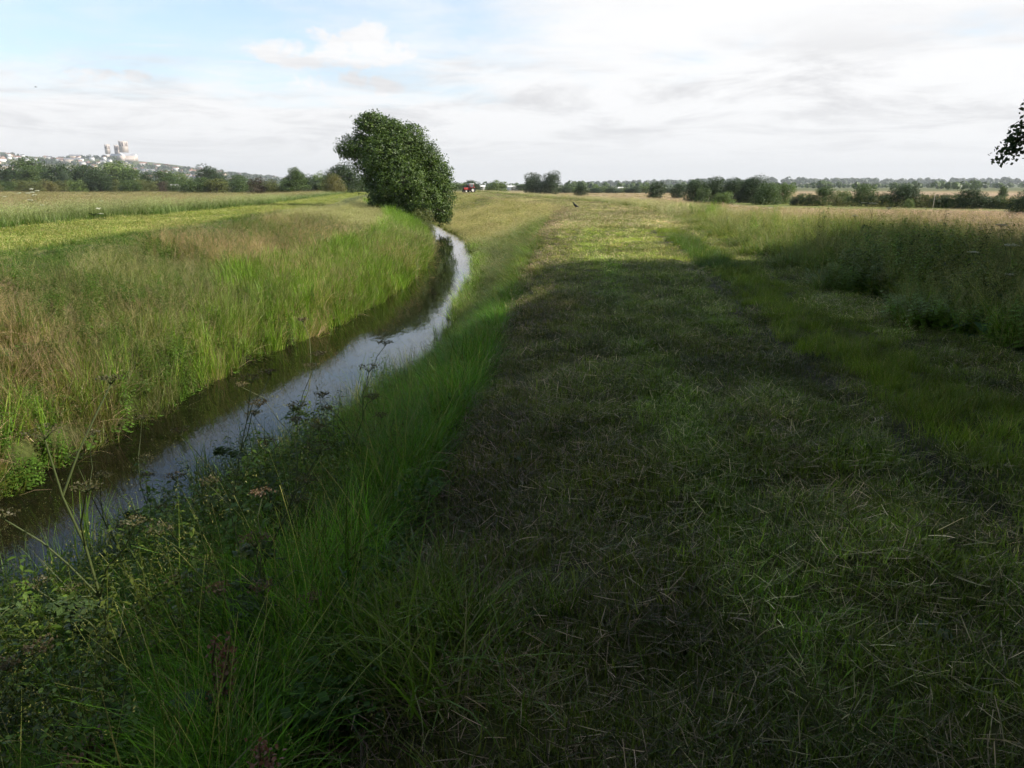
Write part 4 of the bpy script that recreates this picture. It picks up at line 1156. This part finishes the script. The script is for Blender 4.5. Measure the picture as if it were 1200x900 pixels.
# white sheds and houses on the plain
def shed(u_, v_, d_, w, h, label, rz=0.2, wall=M_WHITE, roof=M_WHITE):
    x_ = ray(u_, v_)[0] * d_
    z_ = float(height(np.array([x_]), np.array([float(d_)]), False)[0])
    e = empty('farm_shed', (x_, d_, z_), rz)
    box_obj('wall', (-w / 2, w / 2, -w * .25, w * .25, -1, h), wall, e)
    gable_obj('roof', (-w / 2, w / 2, -w * .25, w * .25, h, h * 1.45, 0.4), roof, e)
    box_obj('door', (-w * .12, w * .12, -w * .25 - 0.06, -w * .25 + 0.2, -0.5, h * 0.8), M_OPEN, e)
    tag(e, label, 'building'); return e
shed(600, 219, 640, 8, 2.6, 'low white shed between the pale willow dome and the twin trees')
shed(565, 219, 560, 4, 2.8, 'white building gleaming between the dark tree and the pale willow')
shed(727, 222, 620, 4, 1.8, 'small white house among bushes behind the hay field')
shed(205, 213, 345, 3.5, 2.4, 'small white roofed building peeping over the hedge under the hill', 0.3)

# ------------------------------------------------------------------ tractor on the bank
M_RED = flat_mat('tractor_red', (0.42, 0.035, 0.03), 0.4, 0.15, 2.0, 0.5)
M_TYRE = flat_mat('tyre_rubber', (0.025, 0.024, 0.022), 0.9, 0.2, 5)
M_RIM = flat_mat('cream_rim', (0.72, 0.66, 0.58), 0.6, 0.1, 4)
M_GLASS = flat_mat('cab_glass', (0.10, 0.12, 0.13), 0.1, 0.1, 3, 0.8)
M_DARK = flat_mat('dark_steel', (0.06, 0.05, 0.05), 0.6, 0.2, 4)
ty = 196.0; txx = ray(550, 224)[0] * ty
tz = float(height(np.array([txx]), np.array([ty]))[0])
trac = empty('tractor', (txx, ty, tz + 0.02), radians(-150), 0.85)
tag(trac, 'small red tractor with cream wheels on the far bank right of the big leaning tree', 'tractor')
def bev(o, w=0.04):
    md = o.modifiers.new('bevel', 'BEVEL'); md.width = w; md.segments = 2; return o
hood = bev(box_obj('bonnet', (0.2, 1.9, -0.36, 0.36, 0.85, 1.5), M_RED, trac))
box_obj('grille', (1.9, 1.94, -0.28, 0.28, 0.9, 1.4), M_DARK, hood)
bev(box_obj('chassis', (-1.1, 1.8, -0.22, 0.22, 0.5, 0.85), M_DARK, trac))
cab = bev(box_obj('cab', (-1.15, 0.2, -0.72, 0.72, 0.95, 1.5), M_RED, trac))
bev(box_obj('cab_window', (-1.08, 0.12, -0.66, 0.66, 1.5, 2.45), M_GLASS, cab), 0.02)
for px_, py_ in ((-1.12, -0.68), (-1.12, 0.68), (0.16, -0.68), (0.16, 0.68)):
    box_obj('cab_post', (px_ - 0.05, px_ + 0.05, py_ - 0.05, py_ + 0.05, 1.5, 2.46), M_RED, cab)
bev(box_obj('cab_roof', (-1.25, 0.3, -0.8, 0.8, 2.46, 2.64), M_WHITE, cab), 0.05)
b = Bag(); tube(b, [(1.2, -0.2, 1.5), (1.2, -0.2, 1.9), (1.2, -0.2, 2.3)], [0.04, 0.04, 0.05], (1, 1, 1), 8); b.obj('exhaust', M_DARK, hood)
for sy in (-1, 1):
    bev(box_obj('mudguard', (-1.35, 0.1, sy * 1.0 - 0.24, sy * 1.0 + 0.24, 1.5, 1.6), M_RED, trac), 0.03)
def wheel(x_, y_, rad, wd):
    b = Bag(); th = np.linspace(0, 2 * pi, 29)[:-1]
    prof = [(rad * 0.58, -wd / 2), (rad * 0.94, -wd / 2), (rad, -wd * 0.3), (rad, wd * 0.3), (rad * 0.94, wd / 2), (rad * 0.58, wd / 2)]
    V = np.array([[(x_ + q * cos(t), y_ + o_, rad + q * sin(t)) for t in th] for q, o_ in prof])
    k, n = V.shape[:2]; ii = np.arange(k * n).reshape(k, n); jj = np.roll(ii, -1, 1)
    Q = np.concatenate([np.stack([ii[a], jj[a], jj[(a + 1) % k], ii[(a + 1) % k]], -1) for a in range(k)])
    b.add(V.reshape(-1, 3), Q, np.array((1, 1, 1)))
    w_ = b.obj('wheel', M_TYRE, trac)
    b = Bag(); V = []
    for o_ in (-wd * 0.3, wd * 0.3):
        V += [(x_ + rad * .59 * cos(t), y_ + o_, rad + rad * .59 * sin(t)) for t in th] + [(x_, y_ + o_ * 0.6, rad)]
    n = len(th); F = [(i, (i + 1) % n, n, n) for i in range(n)] + [(n + 1 + i, n + 1 + (i + 1) % n, 2 * n + 1, 2 * n + 1) for i in range(n)]
    link_mesh('rim', V, [f[:3] for f in F], M_RIM, None, w_)
for sy in (-1, 1):
    wheel(-0.65, sy * 1.0, 0.78, 0.42); wheel(1.45, sy * 0.85, 0.48, 0.28)

# ------------------------------------------------------------------ crow on the bank
M_CROW = flat_mat('black_feathers', (0.012, 0.012, 0.014), 0.5, 0.3, 30, 0.4)
def bird_body(name, pts, rads, mat, parent=None):
    me_ = bpy.data.meshes.new(name)
    me_.from_pydata([tuple(p) for p in pts[0]], [tuple(e_) for e_ in pts[1]], [])
    o = bpy.data.objects.new(name, me_); COL.objects.link(o)
    md = o.modifiers.new('skin', 'SKIN')
    for v_, q in zip(me_.skin_vertices[0].data, rads): v_.radius = q if hasattr(q, '__len__') else (q, q)
    me_.skin_vertices[0].data[0].use_root = True
    s_ = o.modifiers.new('sub', 'SUBSURF'); s_.levels = 1; s_.render_levels = 2
    me_.materials.append(mat)
    if parent: o.parent = parent
    return o
cyy = 57.0; cxx = ray(675, 243)[0] * cyy
cz = float(height(np.array([cxx]), np.array([cyy]))[0])
crow = bird_body('crow', ([(0, 0, .20), (.10, 0, .26), (.15, 0, .34), (.17, 0, .40), (.21, 0, .40), (.26, 0, .385), (-.10, 0, .15), (-.20, 0, .10), (.03, .04, .10), (.03, .04, .0), (.03, -.04, .10), (.03, -.04, .0)],
    [(0, 1), (1, 2), (2, 3), (3, 4), (4, 5), (0, 6), (6, 7), (0, 8), (8, 9), (0, 10), (10, 11)]),
    [.075, .07, .045, .042, .028, .008, (.06, .05), (.045, .015), .018, .008, .018, .008], M_CROW)
crow.location = (cxx, cyy, cz + 0.02); crow.rotation_euler = (0, 0, pi)
crow.scale = (1.15, 1.15, 1.15)
tag(crow, 'black crow standing on the mown crest of the bank', 'bird')
for (u_, v_, d_, lab) in ((42, 102, 150, 'dark bird flying high in the sky over the left bank'), (1113, 214, 260, 'tiny dark bird flying low over the right hedge')):
    a, b_ = ray(u_, v_)
    g_ = bird_body('flying_bird', ([(0, 0, 0), (.14, 0, .02), (.2, 0, .02), (-.16, 0, 0), (-.26, 0, .0), (.02, .18, .08), (-.02, .40, .05), (-.08, .58, .0), (.02, -.18, .08), (-.02, -.40, .05), (-.08, -.58, .0)],
        [(0, 1), (1, 2), (0, 3), (3, 4), (0, 5), (5, 6), (6, 7), (0, 8), (8, 9), (9, 10)]),
        [.06, .05, .015, .045, (.05, .01), (.06, .02), (.05, .012), (.015, .008), (.06, .02), (.05, .012), (.015, .008)], M_CROW)
    g_.location = (a * d_, d_, EYE + b_ * d_); g_.rotation_euler = (0.2, 0, 0.6)
    tag(g_, lab, 'bird')

# thin white post in front of the right hedge
px_ = ray(1094, 238)[0] * 121
pz = float(height(np.array([px_]), np.array([121.0]))[0])
e = empty('white_post', (px_, 121, pz))
b = Bag(); tube(b, [(0, 0, -.2), (0.02, 0, 1.0), (0.1, 0, 2.1)], [.05, .045, .03], (1, 1, 1), 8); b.obj('pole', M_BUFF, e)
tag(e, 'thin whitish dead trunk standing in front of the right hedge', 'post')

# ------------------------------------------------------------------ individual plants
def umbel_leaf_stalk(b, p0, p1, rad, col, n=4, rr=None, wob=0.03):
    p = limb_path(p0, p1, rr or rng, n, wob); tube(b, p, np.linspace(rad, rad * 0.6, n), col, 5); return p

def hogweed(name, x_, y_, h, tilt, seed, label, cat, stem_c=(0.09, 0.115, 0.035), flower=(0.25, 0.17, 0.12), nb=5, spread=0.35, flat=False, fsize=0.02, leaves=6, lcol=(0.06, 0.10, 0.025), leafs=0.13, grp=None, z_=None, rad=0.006):
    r = np.random.default_rng(seed)
    z0 = float(height(np.array([x_]), np.array([float(y_)]))[0]) if z_ is None else z_
    e = empty(name, (x_, y_, z0 - 0.02))
    bs = Bag()
    top = np.array([tilt[0], tilt[1], h])
    zs = np.linspace(0, 1, 7)[:, None]
    main = np.array([0, 0, 0]) + top * zs; main[:, :2] *= zs ** 0.6
    main[1:-1] += r.normal(0, 0.012 * h, (5, 3))
    tube(bs, main, np.linspace(rad, rad * 0.4, 7), stem_c, 6)
    ends = [(main[-1], 1.0)]
    for k in range(nb):
        s0 = main[2 + k % 4]; a = k * 2.4 + r.random()
        e1 = s0 + np.array([cos(a) * spread, sin(a) * spread, spread * r.uniform(0.7, 1.5)]) * r.uniform(0.6, 1.1)
        umbel_leaf_stalk(bs, s0, e1, rad * 0.55, stem_c, 4, r); ends.append((e1, 0.7))
    for p_, q in ends:
        bh = Bag()
        nr_ = 11
        for i in range(nr_):
            a = i * 2 * pi / nr_ + r.random() * .3; w_ = 0.058 * q * r.uniform(0.5, 1.1) * (h ** .3)
            e2 = p_ + np.array([cos(a) * w_, sin(a) * w_, 0.05 * q * (1.2 if not flat else 1.0) + (0 if flat else -w_ * .3)])
            tube(bh, np.array([p_, (p_ + e2) / 2 + [0, 0, .006], e2]), [.0016, .0013, .001], stem_c, 3)
            P = e2 + r.normal(0, 0.011 * q + fsize * .3, (9, 3)) * np.array([1, 1, .35])
            diamonds(bh, P, fsize, .75, flower, None if not flat else np.tile([0, 0, 1.0], (9, 1)) + r.normal(0, .3, (9, 3)), r)
        bh.obj('flower_head', M_PLANT, e)
    for k in range(leaves):
        bl = Bag()
        s0 = main[1 + k % 4] * r.uniform(0.7, 1.0); a = r.random() * 2 * pi
        L_ = leafs * 1.6
        tip = s0 + np.array([cos(a) * L_, sin(a) * L_, L_ * r.uniform(0, .5)])
        umbel_leaf_stalk(bl, s0, tip, .003, stem_c, 3, r)
        for j in range(9):
            f = 0.35 + 0.65 * j / 9
            c = s0 + (tip - s0) * f; sd_ = np.array([-sin(a), cos(a), 0]) * ((-1) ** j)
            for q in range(4):
                P = (c + sd_ * leafs * (1.1 - f) * (q + .6) * .3 + np.array([0, 0, -.008 * q]))[None] + r.normal(0, .008, (3, 3))
                diamonds(bl, P, leafs * .34, .5, lcol, np.tile([0, 0, 1.0], (3, 1)) + r.normal(0, .45, (3, 3)), r)
        bl.obj('leaf', M_PLANT, e)
    bs.obj('stem', M_PLANT, e)
    tag(e, label, cat, grp)
    return e

def at_px(u, v, z): 
    a, b_ = ray(u, v); d = (z - EYE) / b_; return a * d, d
# foreground umbellifers going to seed (left)
seedc = (0.17, 0.10, 0.07); dryg = (0.10, 0.09, 0.04)
hogweed('hogweed', -1.62, 2.75, 1.35, (-0.25, 0.1), 1, 'tall seeding hogweed with a thick stem rising from the lower left foreground', 'plant', nb=6, spread=0.34, flower=dryg, fsize=0.011, leaves=5, rad=0.009)
hogweed('hogweed', -1.25, 2.95, 0.95, (0.35, 0.35), 2, 'seeding hogweed leaning right with branching stalks near the middle of the left bank edge', 'plant', nb=5, spread=0.30, flower=dryg, fsize=0.010, leaves=4)
hogweed('hogweed', -2.35, 3.1, 1.25, (-0.45, 0.2), 3, 'pale-stemmed hogweed leaning left over the dark water', 'plant', nb=5, spread=0.38, flower=dryg, fsize=0.010, leaves=5, stem_c=(0.13, 0.155, 0.05))
hogweed('hogweed', -1.75, 4.2, 1.25, (0.1, 0.4), 4, 'spreading hogweed with brownish umbels above the reeds in mid bank', 'plant', nb=6, spread=0.4, flower=(0.12, 0.09, 0.045), fsize=0.012, leaves=6)
hogweed('hogweed', -1.15, 5.0, 0.95, (0.15, 0.1), 5, 'shorter hogweed with yellowish umbels next to the bright grass', 'plant', nb=5, spread=0.3, flower=(0.12, 0.10, 0.045), fsize=0.012, leaves=5)
hogweed('hogweed', -2.6, 4.6, 1.15, (-0.3, 0.1), 6, 'thin hogweed standing against the dark water at the left', 'plant', nb=4, spread=0.35, flower=dryg, fsize=0.012, leaves=3)
hogweed('hogweed', -2.0, 2.3, 1.0, (-0.2, 0.25), 7, 'leafy hogweed with many stalks at the very bottom left', 'plant', nb=6, spread=0.3, flower=(0.14, 0.11, 0.06), fsize=0.014, leaves=9)
hogweed('hogweed', -2.9, 5.4, 1.2, (0.2, -0.2), 21, 'hogweed rising out of the reeds beside the dark water', 'plant', nb=5, spread=0.35, flower=dryg, fsize=0.013, leaves=5)
hogweed('hogweed', -1.9, 5.9, 1.1, (0.2, 0.3), 22, 'hogweed with crossing pale stalks above the big dock leaves', 'plant', nb=6, spread=0.42, flower=(0.17, 0.14, 0.07), fsize=0.016, leaves=6, stem_c=(0.2, 0.21, 0.10))
hogweed('hogweed', -0.95, 2.6, 0.6, (-0.1, 0.2), 23, 'low hogweed with brownish head beside the reddish dock', 'plant', nb=4, spread=0.2, flower=(0.18, 0.12, 0.07), fsize=0.012, leaves=6)
# dock plants with reddish seed spikes
def dock(x_, y_, h, seed, label, col=(0.26, 0.12, 0.08), leaf_c=(0.05, 0.10, 0.03), nleaf=7, lsz=0.2, z_=None, spikes=3):
    r = np.random.default_rng(seed)
    z0 = float(height(np.array([x_]), np.array([float(y_)]))[0]) if z_ is None else z_
    e = empty('dock', (x_, y_, z0 - 0.02)); bs = Bag()
    for k in range(spikes):
        a = r.random() * 2 * pi; tp = np.array([cos(a) * .15 * h, sin(a) * .15 * h, h * r.uniform(.75, 1)])
        p_ = umbel_leaf_stalk(bs, (0, 0, 0), tp, .006, (0.13, 0.09, 0.05), 6, r, .015)
        bf = Bag(); n = 110; f = r.uniform(0.5, 1, n); P = tp * f[:, None] + r.normal(0, .018, (n, 3))
        diamonds(bf, P, .017, .8, col, None, r); bf.obj('seed_spike', M_PLANT, e)
    for k in range(nleaf):
        a = k * 2.4 + r.random(); L_ = lsz * r.uniform(.7, 1.2); zb = r.uniform(0.03, h * .45)
        o = np.array([cos(a), sin(a), .55]); s_ = np.array([-sin(a), cos(a), 0]); wv = L_ * .22
        pr = [0.0, .25, .5, .8, 1.0]; wd = [.3, 1, 1.1, .7, .05]
        V = []
        for f, q in zip(pr, wd):
            c = np.array([0, 0, zb]) + o * L_ * f * .9 - np.array([0, 0, 1]) * L_ * (f ** 2) * .55
            V += [c - s_ * wv * q + [0, 0, .012 * q], c, c + s_ * wv * q + [0, 0, .012 * q]]
        ii = np.arange(15).reshape(5, 3)
        Q = np.concatenate([np.stack([ii[:-1, j], ii[:-1, j + 1], ii[1:, j + 1], ii[1:, j]], -1) for j in (0, 1)])
        bl = Bag(); bl.add(np.array(V), Q, np.array(leaf_c) * r.uniform(.8, 1.25)); bl.obj('leaf', M_PLANT, e)
    if spikes: bs.obj('stem', M_PLANT, e)
    tag(e, label, 'plant'); return e
dock(-1.05, 2.25, 0.62, 11, 'dock with reddish brown seed spikes in the lower left foreground')
dock(-0.72, 1.75, 0.40, 12, 'broad-leaved dock with small brown spikes at the bottom edge left of centre', lsz=0.16)
dock(-1.42, 2.0, 0.55, 13, 'dock with withered pinkish spikes near the bottom left corner', col=(0.28, 0.16, 0.13))
dock(-1.35, 4.6, 0.55, 14, 'large-leaved dock in the middle of the near bank by the reeds', lsz=0.34, nleaf=10, spikes=1, leaf_c=(0.05, 0.11, 0.035))
dock(0.02, 4.6 + 0, 0.0 + 0.12, 15, 'tiny pale-leaved seedling on the mown slope', lsz=0.07, nleaf=4, spikes=0)
dock(1.65, 2.6, 0.10, 16, 'single pale broad leaf clump in the clippings at lower right', lsz=0.11, nleaf=3, spikes=0, leaf_c=(0.14, 0.19, 0.11))
# butterbur clump on the right verge
dock(5.3, 8.4, 0.5, 17, 'clump of big round leaves at the foot of the shaded right verge', lsz=0.42, nleaf=14, spikes=0, leaf_c=(0.06, 0.13, 0.045))
# willowherb standing in front of the water
def leafy_stem(x_, y_, h, seed, label, z_=None, n=1, leaf=.09, col=(.06, .11, .03), name='willowherb'):
    r = np.random.default_rng(seed)
    z0 = float(height(np.array([x_]), np.array([float(y_)]))[0]) if z_ is None else z_
    e = empty(name, (x_, y_, z0 - .02))
    b = Bag(); herb(b, r, h, n, leaf, col, .3, .06 * n)
    b.obj('stem', M_PLANT, e); tag(e, label, 'plant'); return e
x_, y_ = -2.15, 12.6
leafy_stem(x_, y_, 1.15, 31, 'single leafy willowherb stem standing out against the bright water', n=2, leaf=.16)
# tall plants breaking the line of the right verge
for i, (u_, vt, d_, lab, kind) in enumerate([(958, 243, 17.5, 'tall dark leafy thistle standing up from the right verge at the sunlit edge', 't'), (1018, 262, 12.0, 'tall leafy stem behind the shaded nettles', 't'),
        (1062, 252, 12.5, 'upright nettle stem right of the middle of the shaded verge', 't'), (1090, 244, 11.0, 'tallest leafy stem on the shaded verge', 't'), (1128, 262, 10.2, 'leafy stem standing between the two tallest on the right', 't'),
        (1150, 255, 10.0, 'leafy stem near the right edge of the picture', 't'), (1020, 240, 15.5, 'tall branched hogweed with pale umbel on the right verge', 'h'), (1180, 290, 9.0, 'pale umbel plant low at the right edge', 'h'), (812, 262, 30, 'tall dry dock spike at the start of the right verge', 't')]):
    a, b_ = ray(u_, vt); zt = EYE + b_ * d_
    z0 = float(height(np.array([a * d_]), np.array([float(d_)]))[0]); h_ = max(zt - z0, .5)
    if kind == 't': leafy_stem(a * d_, d_, h_, 40 + i, lab, n=5 if i == 0 else 3, leaf=.12, col=(.06, .09, .03), name='thistle' if i == 0 else 'nettle')
    else: hogweed('hogweed', a * d_, d_, h_, (.05, 0), 60 + i, lab, 'plant', flower=(.55, .52, .42), fsize=.022, flat=True, nb=4, leaves=4)
# white umbels in the left field
for i, (u_, v_, d_) in enumerate([(22, 227, 44), (32, 227, 43), (37, 226, 44), (36, 222, 45), (40, 229, 42), (35, 235, 41), (4, 231, 44), (43, 224, 46), (118, 236, 44), (49, 241, 38), (115, 252, 36)]):
    a, b_ = ray(u_, v_); zt = EYE + b_ * d_
    z0 = float(height(np.array([a * d_]), np.array([float(d_)]))[0]); h_ = max(zt - z0, .6)
    hogweed('cow_parsley', a * d_, d_, h_, (.03, 0), 80 + i, 'lone white-headed hogweed in the left field, right of the main white group' if i == 8 else ('pale hogweed low at the edge of the left mown strip' if i == 10 else 'white-flowered hogweed in the group at the far left of the left field'),
        'plant', flower=(.75, .74, .66), fsize=.07, flat=True, nb=1 if i != 8 else 0, leaves=4, spread=.2, leafs=.25, grp=None if i in (8, 10) else 'white hogweeds in the left field')
# pale stone flake lying on the rut
b = Bag(); tube(b, [(-.05, 0, .012), (-.03, 0, .014), (.03, .005, .014), (.05, 0, .010)], [.004, .022, .02, .004], (1, 1, 1), 7)
o = b.obj('stone', M_STONE); o.location = (float(RUT(np.array([5.35]))[0]) + .03, 5.35, float(height(np.array([2.75]), np.array([5.35]))[0])); tag(o, 'small pale stone lying on the bare rut', 'stone')
print('objects', len(bpy.data.objects))
